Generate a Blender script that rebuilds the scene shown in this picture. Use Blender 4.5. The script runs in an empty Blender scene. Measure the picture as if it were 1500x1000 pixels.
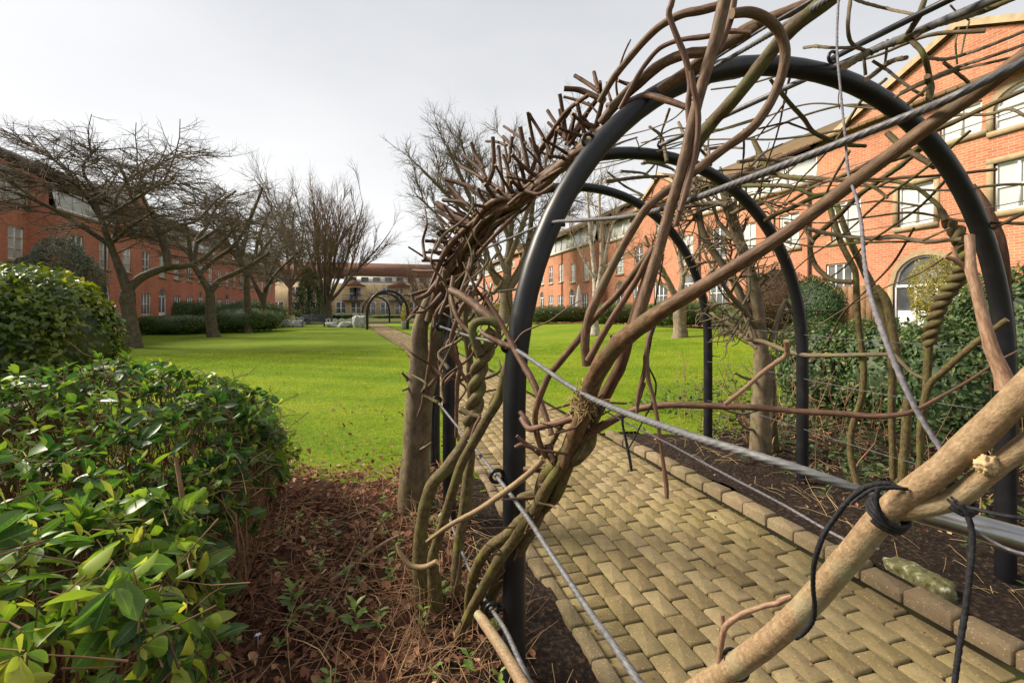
import bpy, math, random
import numpy as np
from mathutils import Vector
rng=np.random.default_rng(7); random.seed(7)
S_=bpy.context.scene; COL=S_.collection
PI=math.pi
# ------------------------------------------------------------------ survey frame
# x = across the path (right +), y = along the path (away +), z = up; the eye stands at (0,0,H) turned to the right of the path
F,XV,YH,H=700.,558.,452.,1.41
AN=math.atan((750-XV)/F); s_,c_=math.sin(AN),math.cos(AN)
def P(x,y,Y):
    q=(x-750)/F
    return np.array([Y*(q*c_+s_), Y*(c_-q*s_), H-(y-YH)/F*Y])
def G(x,y,z=0.):
    return P(x,y,F*(H-z)/(y-YH))
def PO(x,y,o):                 # on the upright plane at offset o beside the path
    q=(x-750)/F
    return P(x,y,o/(q*c_+s_))
def PT(x,y,t):                 # on the upright plane across the path at distance t
    q=(x-750)/F
    return P(x,y,t/(c_-q*s_))
# ------------------------------------------------------------------ mesh helpers
class MB:
    def __init__(s): s.V=[];s.Q=[];s.T=[];s.U=[];s.A=[];s.n=0
    def add(s,V,Q=None,T=None,uv=None,tint=None):
        V=np.asarray(V,float).reshape(-1,3); k=len(V)
        s.V.append(V)
        if Q is not None and len(Q): s.Q.append(np.asarray(Q,int).reshape(-1,4)+s.n)
        if T is not None and len(T): s.T.append(np.asarray(T,int).reshape(-1,3)+s.n)
        s.U.append(np.zeros((k,2)) if uv is None else np.asarray(uv,float).reshape(-1,2))
        s.A.append(np.full(k,.5) if tint is None else np.broadcast_to(np.asarray(tint,float),(k,)))
        s.n+=k; return s
    def box(s,a,b,tint=None):
        x0,y0,z0=a; x1,y1,z1=b
        V=[(x0,y0,z0),(x1,y0,z0),(x1,y1,z0),(x0,y1,z0),(x0,y0,z1),(x1,y0,z1),(x1,y1,z1),(x0,y1,z1)]
        return s.add(V,Q=[(0,3,2,1),(4,5,6,7),(0,1,5,4),(1,2,6,5),(2,3,7,6),(3,0,4,7)],tint=tint)
    def build(s,name,mat,parent=None,smooth=True):
        V=np.concatenate(s.V); 
        base=np.array(parent.matrix_basis.translation) if parent is not None else np.zeros(3)
        gp=parent
        if parent is not None and parent.parent is not None: base=base+np.array(parent.parent.matrix_basis.translation)
        V=V-base
        Q=np.concatenate(s.Q) if s.Q else np.zeros((0,4),int); T=np.concatenate(s.T) if s.T else np.zeros((0,3),int)
        me=bpy.data.meshes.new(name)
        me.vertices.add(len(V)); me.vertices.foreach_set('co',V.astype(np.float32).ravel())
        li=np.concatenate([Q.ravel(),T.ravel()]).astype(np.int32)
        me.loops.add(len(li)); me.loops.foreach_set('vertex_index',li)
        st=np.concatenate([np.arange(len(Q))*4, len(Q)*4+np.arange(len(T))*3]).astype(np.int32)
        me.polygons.add(len(st)); me.polygons.foreach_set('loop_start',st)
        me.update(calc_edges=True); me.validate()
        if len(me.loops)==len(li):
            U=np.concatenate(s.U)
            uvl=me.uv_layers.new(name='UVMap'); uvl.data.foreach_set('uv',U[li].astype(np.float32).ravel())
        A=np.concatenate(s.A)
        at=me.attributes.new('tint','FLOAT','POINT'); at.data.foreach_set('value',A.astype(np.float32))
        if smooth: me.polygons.foreach_set('use_smooth',np.ones(len(me.polygons),bool))
        me.materials.append(mat)
        o=bpy.data.objects.new(name,me); COL.objects.link(o)
        if parent is not None: o.parent=parent
        return o
def thing(name,label,cat,loc=(0,0,0),group=None):
    o=bpy.data.objects.new(name,None); COL.objects.link(o); o.location=loc
    o.empty_display_size=.1; o['label']=label; o['category']=cat
    if group: o['group']=group
    return o
def tag(o,label,cat,group=None,kind=None):
    if label: o['label']=label
    if cat: o['category']=cat
    if group: o['group']=group
    if kind: o['kind']=kind
    return o
def struct(o): o['kind']='structure'; return o
def cat(P_,sp):
    """Catmull-Rom resampling of rows (x,y,z,r) to spacing sp"""
    P_=np.asarray(P_,float)
    if len(P_)<2: return P_
    E=np.vstack([2*P_[0]-P_[1],P_,2*P_[-1]-P_[-2]]); out=[]
    for i in range(1,len(E)-2):
        L=np.linalg.norm(E[i+1,:3]-E[i,:3]); n=max(1,int(math.ceil(L/sp)))
        u=(np.arange(n)/n)[:,None]; a,b,c,d=E[i-1],E[i],E[i+1],E[i+2]
        out.append(.5*((2*b)+(c-a)*u+(2*a-5*b+4*c-d)*u**2+(3*b-a-3*c+d)*u**3))
    out.append(P_[-1][None]); R=np.vstack(out); R[:,3]=np.maximum(R[:,3],1e-4); return R
def tube(mb,C,k=10,wob=0.,lobes=0,pitch=0.,cap=True,tint=.5,knots=0.):
    """one tube along rows (x,y,z,r)"""
    C=np.asarray(C,float); n=len(C); X=C[:,:3]
    T=np.gradient(X,axis=0); T/=np.linalg.norm(T,axis=1)[:,None]+1e-12
    N=np.zeros((n,3)); ref=np.array([0,0,1.]) if abs(T[0,2])<.9 else np.array([1.,0,0])
    v=np.cross(T[0],ref); N[0]=v/np.linalg.norm(v)
    for i in range(1,n):
        v=N[i-1]-T[i]*np.dot(N[i-1],T[i]); N[i]=v/(np.linalg.norm(v)+1e-12)
    B=np.cross(T,N); L=np.concatenate([[0],np.cumsum(np.linalg.norm(np.diff(X,axis=0),axis=1))])
    th=np.arange(k)/k*2*PI; r=np.repeat(C[:,3:4],k,1)
    if lobes: r=r*(.72+.28*np.abs(np.cos(lobes/2*(th[None]+L[:,None]*2*PI/pitch))))
    if wob:
        ph=rng.uniform(0,6,4); f1=rng.uniform(.6,1.2)
        r=r*(1+wob*(.55*np.sin(L[:,None]*38*f1+ph[0])*np.sin(th[None]+ph[1])+.45*np.sin(L[:,None]*85*f1+ph[2]+2*th[None])+.35*np.sin(3*th[None]+ph[3]+L[:,None]*14)))
    if knots:
        for q in range(int(L[-1]/.13)+1):
            lc=rng.uniform(0,L[-1]); tc=rng.uniform(0,2*PI); w=C[:,3].mean()*1.0
            r=r+C[:,3:4]*knots*np.exp(-((L[:,None]-lc)/w)**2)*(.5+.5*np.cos(th[None]-tc))**2
    V=X[:,None]+r[...,None]*(np.cos(th)[None,:,None]*N[:,None]+np.sin(th)[None,:,None]*B[:,None])
    i=np.arange(n-1)[:,None]*k; j=np.arange(k)[None]; j2=(j+1)%k
    Q=np.stack([i+j,i+j2,i+k+j2,i+k+j],-1).reshape(-1,4)
    u=1-np.abs(2*np.arange(k)/k-1); uv=np.stack([np.broadcast_to(u,(n,k)),np.broadcast_to(L[:,None],(n,k))],-1)
    mb.add(V.reshape(-1,3),Q=Q,uv=uv.reshape(-1,2),tint=tint)
    if cap:
        m=mb.n-n*k
        for e,s in ((0,-1),(n-1,1)):
            ring=V[e]; t=np.arange(k); 
            VV=np.vstack([ring,[X[e]]]); tri=np.stack([t,(t+1)%k,np.full(k,k)],1)
            if s<0: tri=tri[:,::-1]
            mb.add(VV,T=tri,uv=np.column_stack([np.full(k+1,.5),np.full(k+1,L[e])]),tint=.97 if cap=='cut' else tint)
    return mb
def tubes(mb,polys,k=4,tint=.5):
    """many short tubes at once; polys = list of (n,4) arrays"""
    by={}
    for p in polys: by.setdefault(len(p),[]).append(p)
    for n,ps in by.items():
        A=np.asarray(ps,float); X=A[...,:3]; R=A[...,3]; M=len(A)
        T=np.gradient(X,axis=1); T/=np.linalg.norm(T,axis=2)[...,None]+1e-12
        mt=np.abs(T.mean(1)); ref=np.where((mt[:,2]>.8)[:,None],np.array([1.,0,0]),np.array([0,0,1.]))[:,None]
        N=np.cross(T,ref); N/=np.linalg.norm(N,axis=2)[...,None]+1e-9; B=np.cross(T,N)
        th=np.arange(k)/k*2*PI
        V=X[:,:,None]+R[:,:,None,None]*(np.cos(th)[None,None,:,None]*N[:,:,None]+np.sin(th)[None,None,:,None]*B[:,:,None])
        m=np.arange(M)[:,None,None]*n*k; i=np.arange(n-1)[None,:,None]*k; j=np.arange(k)[None,None]; j2=(j+1)%k
        Q=np.stack([m+i+j,m+i+j2,m+i+k+j2,m+i+k+j],-1).reshape(-1,4)
        L=np.concatenate([np.zeros((M,1)),np.cumsum(np.linalg.norm(np.diff(X,axis=1),axis=2),1)],1)
        u=1-np.abs(2*np.arange(k)/k-1); uv=np.stack([np.broadcast_to(u,(M,n,k)),np.broadcast_to(L[:,:,None]+rng.uniform(0,9,(M,1,1)),(M,n,k))],-1)
        tt=np.repeat(rng.uniform(.2,.8,M),n*k)
        mb.add(V.reshape(-1,3),Q=Q,uv=uv.reshape(-1,2),tint=tt)
    return mb
def scatter(mb,tmpl,pos,ax,nr,sc,tint):
    """tmpl=(V,Q,T,uv): x = width, y = length, z = face normal; ax = length direction, nr = face normal"""
    V,Q,T,uv=tmpl; M=len(pos); k=len(V)
    ax=ax/(np.linalg.norm(ax,axis=1)[:,None]+1e-9)
    sx=np.cross(ax,nr); sx/=np.linalg.norm(sx,axis=1)[:,None]+1e-9; nz=np.cross(sx,ax)
    sc=np.asarray(sc,float); 
    if sc.ndim==1: sc=np.repeat(sc[:,None],3,1)
    W=pos[:,None]+V[None,:,0:1]*sc[:,None,0:1]*sx[:,None]+V[None,:,1:2]*sc[:,None,1:2]*ax[:,None]+V[None,:,2:3]*sc[:,None,2:3]*nz[:,None]
    off=(np.arange(M)*k)[:,None,None]
    QQ=(Q[None]+off).reshape(-1,4) if Q is not None else None
    TT=(T[None]+off).reshape(-1,3) if T is not None else None
    mb.add(W.reshape(-1,3),Q=QQ,T=TT,uv=np.tile(uv,(M,1)),tint=np.repeat(tint,k))
def leaf_t(rows=7,w=.21,fold=.10,droop=.22,wave=.02,pw=.85):
    V=[];U=[]
    for i in range(rows):
        v=i/(rows-1); ww=w*max(.02,math.sin(PI*v**pw))**.9; z=-droop*v*v
        for sgn in (-1,0,1):
            V.append((sgn*ww,v,z+(fold*ww/w*.9 if sgn else 0)+(wave*math.sin(v*11+sgn) if sgn else 0))); U.append((.5+.5*sgn,v))
    Q=[]
    for i in range(rows-1):
        for j in (0,1): a=i*3+j; Q.append((a,a+1,a+4,a+3))
    return np.array(V),np.array(Q),None,np.array(U)
LEAF=leaf_t(8,.205,.07,.20,.012,1.18); LEAF_S=leaf_t(5,.25,.10,.15,.02,1.1); 
LEAF_L=(np.array([(0,0,0),(-.27,.45,.07),(.27,.45,.07),(0,1,-.08)]),None,np.array([(0,2,1),(1,2,3)]),np.array([(.5,0),(0,.5),(1,.5),(.5,1.)]))
BLADE=(np.array([(-.5,0,0),(.5,0,0),(0,1,.25)]),None,np.array([(0,1,2)]),np.array([(0,0),(1,0),(.5,1.)]))
DRY=leaf_t(5,.3,.18,-.35,.10,.8)
def unit(v): return v/(np.linalg.norm(v,axis=-1,keepdims=True)+1e-9)
def vnoise(p,sc,seed=0):
    """cheap smooth pseudo-noise in [-1,1]"""
    r=np.random.default_rng(seed); o=np.zeros(p.shape[:-1])
    for a in range(5):
        k=r.normal(size=p.shape[-1])*sc*(1+.6*a); o=o+np.sin(p@k+r.uniform(0,6))/(1+.45*a)
    return o/2.2
# ------------------------------------------------------------------ materials
def newmat(name):
    m=bpy.data.materials.new(name); m.use_nodes=True; nt=m.node_tree; nt.nodes.clear()
    out=nt.nodes.new('ShaderNodeOutputMaterial'); b=nt.nodes.new('ShaderNodeBsdfPrincipled'); nt.links.new(b.outputs[0],out.inputs[0])
    return m,nt,b
class NB:
    def __init__(s,nt): s.nt=nt
    def n(s,t,**k):
        o=s.nt.nodes.new(t)
        for a,v in k.items(): setattr(o,a,v)
        return o
    def l(s,a,b): s.nt.links.new(a,b)
    def coord(s,kind,sc=(1,1,1)):
        t=s.n('ShaderNodeTexCoord'); m=s.n('ShaderNodeMapping'); m.inputs['Scale'].default_value=sc; s.l(t.outputs[kind],m.inputs[0]); return m.outputs[0]
    def noise(s,vec,scale,detail=4,rough=.55,out='Fac'):
        t=s.n('ShaderNodeTexNoise'); t.inputs['Scale'].default_value=scale; t.inputs['Detail'].default_value=detail; t.inputs['Roughness'].default_value=rough
        s.l(vec,t.inputs['Vector']); return t.outputs[out]
    def ramp(s,fac,stops,interp='LINEAR'):
        r=s.n('ShaderNodeValToRGB'); r.color_ramp.interpolation=interp; e=r.color_ramp.elements
        while len(e)<len(stops): e.new(.5)
        for i,(p,c) in enumerate(stops):
            e[i].position=p; e[i].color=(*c,1) if len(c)==3 else c
        s.l(fac,r.inputs[0]); return r.outputs[0]
    def mix(s,f,a,b,mode='MIX'):
        m=s.n('ShaderNodeMix',data_type='RGBA',blend_type=mode)
        for sock,v in ((0,f),(6,a),(7,b)):
            if hasattr(v,'is_linked'): s.l(v,m.inputs[sock])
            elif sock==0: m.inputs[0].default_value=v
            else: m.inputs[sock].default_value=(*v,1)
        return m.outputs[2]
    def math(s,op,a,b=0.,clamp=False):
        m=s.n('ShaderNodeMath',operation=op); m.use_clamp=clamp
        for i,v in ((0,a),(1,b)):
            if hasattr(v,'is_linked'): s.l(v,m.inputs[i])
            else: m.inputs[i].default_value=v
        return m.outputs[0]
    def attr(s,name='tint'): return s.n('ShaderNodeAttribute',attribute_name=name).outputs['Fac']
    def bump(s,h,strength,dist,b,prev=None):
        u=s.n('ShaderNodeBump'); u.inputs['Strength'].default_value=strength; u.inputs['Distance'].default_value=dist
        s.l(h,u.inputs['Height']); 
        if prev is not None: s.l(prev,u.inputs['Normal'])
        s.l(u.outputs[0],b.inputs['Normal']); return u.outputs[0]
def setp(b,rough=.7,spec=.4,metal=0.):
    b.inputs['Roughness'].default_value=rough; b.inputs['Specular IOR Level'].default_value=spec; b.inputs['Metallic'].default_value=metal
def bark(name,c1,c2,moss=None,mossamt=.5,rough=.75,su=5,sv=22,bump=.5,dist=.004,cut=(.17,.11,.06),dk=.55,fn=.5):
    m,nt,b=newmat(name); B=NB(nt); setp(b,rough,.3)
    uv=B.coord('UV',(su,sv,1)); ob=B.coord('Object')
    n1=B.noise(uv,1.,6,.65); n2=B.noise(ob,9.,3); n3=B.noise(ob,120.,3)
    col=B.ramp(n1,[(.28,tuple(x*dk for x in c1)),(.45,c1),(.68,c2)])
    col=B.mix(B.math('MULTIPLY',n3,fn),col,tuple(x*.6 for x in c1))
    if moss: col=B.mix(B.ramp(n2,[(.62-mossamt*.35,(0,0,0)),(.75-mossamt*.2,(1,1,1))]),col,moss)
    col=B.mix(B.math('GREATER_THAN',B.attr(),.9),col,cut)
    B.l(col,b.inputs['Base Color'])
    p=B.bump(n1,bump,dist,b); B.bump(n3,.25,.0015,b,p)
    return m
def simple(name,stops,scale=10,rough=.7,spec=.4,bump=0,dist=.01,metal=0,detail=4,coord='Object',tintmul=0.):
    m,nt,b=newmat(name); B=NB(nt); setp(b,rough,spec,metal)
    v=B.coord(coord); n=B.noise(v,scale,detail); col=B.ramp(n,stops)
    if tintmul:
        k=B.math('ADD',B.math('MULTIPLY',B.attr(),tintmul),1-tintmul/2)
        hs=B.n('ShaderNodeHueSaturation'); B.l(k,hs.inputs['Value']); B.l(col,hs.inputs['Color']); col=hs.outputs[0]
    B.l(col,b.inputs['Base Color'])
    if bump: B.bump(n,bump,dist,b)
    return m
def leafmat(name,stops,rough=.35,spec=.5,trans=.25,vein=True,transcol=None):
    m,nt,b=newmat(name); B=NB(nt); setp(b,rough,spec)
    a=B.attr(); col=B.ramp(a,stops)
    ob=B.coord('Object'); n=B.noise(ob,25.,3); hs=B.n('ShaderNodeHueSaturation'); B.l(B.math('ADD',B.math('MULTIPLY',n,.5),.75),hs.inputs['Value']); B.l(col,hs.inputs['Color']); col=hs.outputs[0]
    if vein:
        uv=B.n('ShaderNodeTexCoord'); sp=B.n('ShaderNodeSeparateXYZ'); B.l(uv.outputs['UV'],sp.inputs[0])
        d=B.math('ABSOLUTE',B.math('SUBTRACT',sp.outputs[0],.5)); v1=B.math('LESS_THAN',d,.035)
        w=B.math('ABSOLUTE',B.math('SINE',B.math('MULTIPLY',B.math('SUBTRACT',sp.outputs[1],B.math('MULTIPLY',d,.35)),28.)))
        v2=B.math('MULTIPLY',B.math('LESS_THAN',w,.16),.35)
        col=B.mix(B.math('MULTIPLY',B.math('MAXIMUM',v1,v2),.45),col,(.30,.40,.12))
    B.l(col,b.inputs['Base Color'])
    if trans:
        t=B.n('ShaderNodeBsdfTranslucent'); h2=B.n('ShaderNodeHueSaturation'); h2.inputs['Saturation'].default_value=1.15; h2.inputs['Value'].default_value=1.5; B.l(col,h2.inputs['Color']); B.l(h2.outputs[0],t.inputs[0])
        mx=B.n('ShaderNodeMixShader'); mx.inputs[0].default_value=trans; out=[x for x in nt.nodes if x.type=='OUTPUT_MATERIAL'][0]
        B.l(b.outputs[0],mx.inputs[1]); B.l(t.outputs[0],mx.inputs[2]); B.l(mx.outputs[0],out.inputs[0])
    return m
M={}
M['vine']=bark('vine_bark',(.095,.050,.026),(.235,.138,.074),moss=(.105,.080,.034),mossamt=.18,su=6,sv=34,bump=.7,dist=.002,rough=.62)  # lighter second tone puts the smooth stems' highlights into the bark colour
M['vine_red']=bark('young_vine_bark',(.105,.052,.032),(.225,.122,.076),su=5,sv=34,bump=.4,dist=.0015,rough=.58)
M['olive']=bark('olive_vine_bark',(.080,.058,.022),(.19,.145,.058),moss=(.115,.112,.024),mossamt=.30,su=6,sv=34,bump=.6,dist=.003)
M['mossy']=bark('mossy_vine_bark',(.070,.048,.022),(.16,.112,.052),moss=(.085,.088,.022),mossamt=.48,su=6,sv=34,bump=.7,dist=.003)
M['spur']=bark('cut_vine_bark',(.07,.034,.018),(.17,.085,.045),su=3,sv=16,bump=.4,dist=.0015,cut=(.30,.19,.10))
M['pale']=bark('pale_branch_bark',(.225,.145,.078),(.385,.275,.160),moss=(.28,.255,.15),mossamt=.2,dk=.8,fn=.35,su=7,sv=120,bump=.9,dist=.0016,rough=.62,cut=(.72,.44,.14))
M['shoot']=bark('pink_shoot_bark',(.22,.125,.075),(.42,.27,.18),su=6,sv=90,bump=.3,dist=.001,rough=.6)
M['trunkgrey']=bark('grey_green_bark',(.130,.096,.056),(.265,.205,.125),moss=(.15,.145,.055),mossamt=.15,su=5,sv=9,bump=.8,dist=.008)
M['treebark']=bark('dark_tree_bark',(.075,.056,.038),(.18,.137,.094),moss=(.10,.10,.04),mossamt=.42,su=6,sv=5,bump=1.,dist=.03)
M['twig']=simple('dark_twigs',[(.3,(.075,.057,.038)),(.7,(.18,.138,.092))],3,.8,.2)
M['twig_olive']=simple('olive_twigs',[(.3,(.07,.055,.025)),(.7,(.15,.115,.05))],3,.8,.2)
M['twig_brown']=simple('brown_twigs',[(.3,(.09,.055,.032)),(.7,(.20,.13,.08))],3,.8,.2)
M['twig_pale']=simple('pale_twigs',[(.3,(.15,.115,.075)),(.7,(.32,.26,.19))],3,.8,.2)
M['birch']=simple('birch_bark',[(.3,(.09,.075,.06)),(.45,(.34,.29,.235)),(.7,(.50,.44,.37))],7,.7,.3,.3,.005)
M['hoop']=simple('black_painted_steel',[(.25,(.0045,.0045,.006)),(.55,(.009,.009,.012)),(.66,(.014,.014,.016)),(.8,(.030,.030,.030))],11,.40,.38,.12,.001,detail=6)
M['wire']=simple('galvanised_wire',[(.25,(.07,.07,.072)),(.7,(.16,.16,.165))],60,.6,.3,.2,.0006,metal=.2)
M['wiredark']=simple('weathered_wire_rope',[(.25,(.05,.048,.052)),(.7,(.14,.135,.14))],60,.55,.4,.3,.001,metal=.35)
M['swage']=simple('polished_steel',[(.3,(.24,.24,.245)),(.7,(.36,.36,.37))],30,.26,.6,.05,.0005,metal=.95)
M['string']=simple('black_twine',[(.3,(.006,.006,.007)),(.7,(.022,.021,.024))],220,.75,.25,.8,.0015)
M['greystring']=simple('grey_twine',[(.3,(.09,.082,.09)),(.7,(.19,.175,.19))],220,.8,.2,.8,.001)
# paving
def brickmat(name,stops,moss,amt):
    m,nt,b=newmat(name); B=NB(nt); setp(b,.82,.25)
    ob=B.coord('Object'); a=B.attr(); big=B.noise(ob,1.6,3); fine=B.noise(ob,95.,5,.7); mid=B.noise(ob,14.,4)
    col=B.ramp(a,stops)
    hs=B.n('ShaderNodeHueSaturation'); B.l(B.math('ADD',B.math('MULTIPLY',mid,.7),.62),hs.inputs['Value']); B.l(col,hs.inputs['Color']); col=hs.outputs[0]
    col=B.mix(B.ramp(big,[(.45,(0,0,0)),(.72,(amt,amt,amt))]),col,moss)
    vo=B.n('ShaderNodeTexVoronoi'); vo.inputs['Scale'].default_value=55; B.l(ob,vo.inputs['Vector'])
    col=B.mix(B.math('MULTIPLY',B.math('LESS_THAN',vo.outputs['Distance'],.17),.55),col,(.46,.35,.20))
    col=B.mix(B.ramp(fine,[(.30,(.7,.7,.7)),(.45,(0,0,0))]),col,(.06,.042,.018))
    B.l(col,b.inputs['Base Color']); p=B.bump(fine,.55,.004,b); B.bump(mid,.5,.008,b,p); return m
M['paver']=brickmat('block_paving',[(0,(.160,.116,.054)),(.5,(.225,.168,.082)),(1,(.285,.220,.116))],(.150,.128,.040),.5)
M['kerb']=brickmat('kerb_brick',[(0,(.125,.088,.050)),(.5,(.175,.128,.074)),(1,(.230,.172,.105))],(.115,.108,.045),.5)
M['joint']=simple('mossy_joint_soil',[(.3,(.010,.008,.005)),(.50,(.020,.015,.008)),(.70,(.034,.040,.012))],5,.95,.1,.8,.01)
M['soil']=simple('dark_soil',[(.3,(.008,.0055,.004)),(.52,(.020,.013,.009)),(.66,(.06,.038,.024)),(.74,(.15,.10,.06))],42,.95,.15,1.,.02,detail=8)
M['litterbase']=simple('leaf_mould',[(.3,(.030,.014,.008)),(.55,(.062,.027,.015)),(.75,(.11,.05,.028))],22,.9,.15,1.,.02,detail=8)
M['ground']=simple('rough_ground',[(.3,(.045,.055,.014)),(.6,(.09,.10,.028)),(.8,(.12,.11,.05))],1.5,.95,.1)
def lawnmat():
    m,nt,b=newmat('lawn_turf'); B=NB(nt); setp(b,.9,.15); ob=B.coord('Object')
    n1=B.noise(ob,.55,4); n2=B.noise(ob,4.,5,.7); n3=B.noise(ob,60.,4,.75)
    col=B.ramp(n1,[(.3,(.12,.21,.006)),(.5,(.185,.28,.008)),(.72,(.28,.32,.014))])
    n4=B.noise(ob,15.,4,.7)
    col=B.mix(B.ramp(n2,[(.45,(0,0,0)),(.7,(.75,.75,.75))]),col,(.27,.28,.028))
    col=B.mix(B.ramp(n4,[(.35,(.7,.7,.7)),(.55,(0,0,0))]),col,(.06,.125,.006))
    col=B.mix(B.ramp(n3,[(.3,(.75,.75,.75)),(.55,(0,0,0))]),col,(.035,.07,.004))
    B.l(col,b.inputs['Base Color']); B.bump(n3,1.,.03,b); return m
M['lawn']=lawnmat()
M['grass']=leafmat('grass_blades',[(0,(.085,.165,.006)),(.5,(.215,.325,.012)),(.8,(.34,.40,.022)),(1,(.46,.42,.11))],.6,.2,.42,vein=False)
M['leaf']=leafmat('shrub_leaf',[(0,(.026,.066,.018)),(.3,(.072,.145,.032)),(.6,(.15,.24,.038)),(.85,(.24,.325,.06)),(1,(.38,.40,.075))],.40,.42,.36)
M['laurel']=leafmat('bush_leaf',[(0,(.018,.038,.008)),(.4,(.052,.092,.014)),(.75,(.15,.20,.02)),(1,(.33,.33,.035))],.38,.5,.25,vein=False)
M['rhodo']=leafmat('evergreen_leaf',[(0,(.018,.042,.014)),(.5,(.060,.105,.032)),(.85,(.125,.165,.055)),(1,(.26,.22,.07))],.52,.35,.28,vein=False)
M['hedge']=leafmat('hedge_leaf',[(0,(.026,.050,.013)),(.5,(.075,.125,.026)),(1,(.16,.21,.046))],.5,.4,.15,vein=False)
M['hedgewarm']=leafmat('mixed_hedge_leaf',[(0,(.03,.046,.014)),(.5,(.088,.115,.028)),(.85,(.155,.16,.045)),(1,(.21,.155,.055))],.5,.4,.15,vein=False)
M['conifer']=leafmat('conifer_leaf',[(0,(.009,.030,.013)),(.5,(.026,.066,.022)),(.8,(.07,.105,.022)),(1,(.15,.135,.03))],.55,.3,.1,vein=False)
M['greyleaf']=leafmat('grey_leaf',[(0,(.10,.115,.075)),(1,(.24,.26,.19))],.6,.3,.15,vein=False)
M['yellow']=leafmat('yellow_green_leaf',[(0,(.12,.12,.02)),(.6,(.26,.22,.03)),(1,(.40,.30,.05))],.5,.4,.3,vein=False)
M['dry']=leafmat('dead_leaf',[(0,(.085,.032,.019)),(.4,(.20,.080,.045)),(.75,(.33,.15,.080)),(1,(.52,.33,.19))],.75,.25,.1,vein=False)
M['stick']=simple('dead_stalks',[(.3,(.15,.078,.045)),(.7,(.40,.235,.135))],2.,.8,.2,tintmul=1.1)
M['straw']=simple('pale_stalks',[(.3,(.24,.16,.075)),(.7,(.46,.33,.17))],2.,.75,.25,tintmul=.8)
M['stem']=simple('shrub_stems',[(.3,(.085,.045,.024)),(.7,(.27,.155,.085))],6.,.8,.2,tintmul=.8)
M['stone']=simple('lichen_stone',[(.3,(.045,.05,.015)),(.45,(.12,.11,.05)),(.55,(.17,.16,.07)),(.70,(.50,.48,.40))],26.,.9,.2,.9,.02,detail=6)
# masonry
def wallmat(name,c1,c2,mort):
    m,nt,b=newmat(name); B=NB(nt); setp(b,.85,.2)
    t=B.n('ShaderNodeTexCoord'); sp=B.n('ShaderNodeSeparateXYZ'); B.l(t.outputs['Object'],sp.inputs[0]); cb=B.n('ShaderNodeCombineXYZ')
    B.l(B.math('ADD',sp.outputs[0],sp.outputs[1]),cb.inputs[0]); B.l(sp.outputs[2],cb.inputs[1])
    br=B.n('ShaderNodeTexBrick'); br.inputs['Scale'].default_value=1.; br.inputs['Brick Width'].default_value=.225; br.inputs['Row Height'].default_value=.075; br.inputs['Mortar Size'].default_value=.006; br.inputs['Bias'].default_value=-.1
    br.inputs['Color1'].default_value=(*c1,1); br.inputs['Color2'].default_value=(*c2,1); br.inputs['Mortar'].default_value=(*mort,1); B.l(cb.outputs[0],br.inputs['Vector'])
    n=B.noise(t.outputs['Object'],.7,5,.6); hs=B.n('ShaderNodeHueSaturation'); B.l(B.math('ADD',B.math('ADD',B.math('MULTIPLY',n,.75),.42),B.math('MULTIPLY',B.noise(B.coord('Object',(2.2,2.2,.16)),1.,4,.6),.42)),hs.inputs['Value']); B.l(br.outputs[0],hs.inputs['Color'])
    B.l(hs.outputs[0],b.inputs['Base Color']); B.bump(br.outputs['Fac'],-.5,.01,b); return m
M['redbrick']=wallmat('orange_red_brick',(.37,.132,.070),(.48,.190,.100),(.45,.33,.23))
M['darkbrick']=wallmat('red_brick',(.42,.135,.080),(.54,.185,.108),(.42,.29,.21))
M['buff']=wallmat('buff_brick',(.47,.345,.19),(.57,.43,.25),(.48,.40,.27))
def tilemat(name,c1,c2):
    m,nt,b=newmat(name); B=NB(nt); setp(b,.85,.2)
    t=B.n('ShaderNodeTexCoord'); sp=B.n('ShaderNodeSeparateXYZ'); B.l(t.outputs['Object'],sp.inputs[0]); cb=B.n('ShaderNodeCombineXYZ')
    B.l(B.math('ADD',sp.outputs[0],sp.outputs[1]),cb.inputs[0]); B.l(B.math('MULTIPLY',sp.outputs[2],2.1),cb.inputs[1])
    br=B.n('ShaderNodeTexBrick'); br.inputs['Brick Width'].default_value=.28; br.inputs['Row Height'].default_value=.26; br.inputs['Mortar Size'].default_value=.018; br.inputs['Scale'].default_value=1
    br.inputs['Color1'].default_value=(*c1,1); br.inputs['Color2'].default_value=(*c2,1); br.inputs['Mortar'].default_value=(*[x*.4 for x in c1],1); B.l(cb.outputs[0],br.inputs['Vector'])
    n=B.noise(t.outputs['Object'],.5,5); hs=B.n('ShaderNodeHueSaturation'); B.l(B.math('ADD',B.math('MULTIPLY',n,.8),.6),hs.inputs['Value']); B.l(br.outputs[0],hs.inputs['Color'])
    B.l(hs.outputs[0],b.inputs['Base Color']); B.bump(br.outputs['Fac'],-.6,.02,b); return m
M['roofbrown']=tilemat('brown_roof_tiles',(.14,.092,.045),(.19,.125,.065))
M['roofgrey']=tilemat('dark_roof_tiles',(.05,.04,.035),(.085,.068,.058))
M['roofred']=tilemat('red_brown_roof_tiles',(.15,.075,.045),(.21,.105,.065))
M['sand']=simple('sandstone_trim',[(.3,(.27,.20,.115)),(.7,(.37,.29,.175))],5,.85,.2,.2,.005)
M['white']=simple('white_paint',[(.3,(.66,.65,.62)),(.7,(.80,.79,.76))],3,.5,.4)
M['grey']=simple('grey_paint',[(.3,(.30,.30,.30)),(.7,(.40,.40,.39))],3,.6,.4)
M['iron']=simple('black_iron',[(.3,(.012,.012,.014)),(.7,(.03,.03,.033))],8,.5,.4)
M['pane']=simple('window_glass',[(.3,(.42,.43,.42)),(.7,(.58,.57,.53))],.8,.06,.9)  # pale base colour puts reflected sky and curtains into the glass
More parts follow.
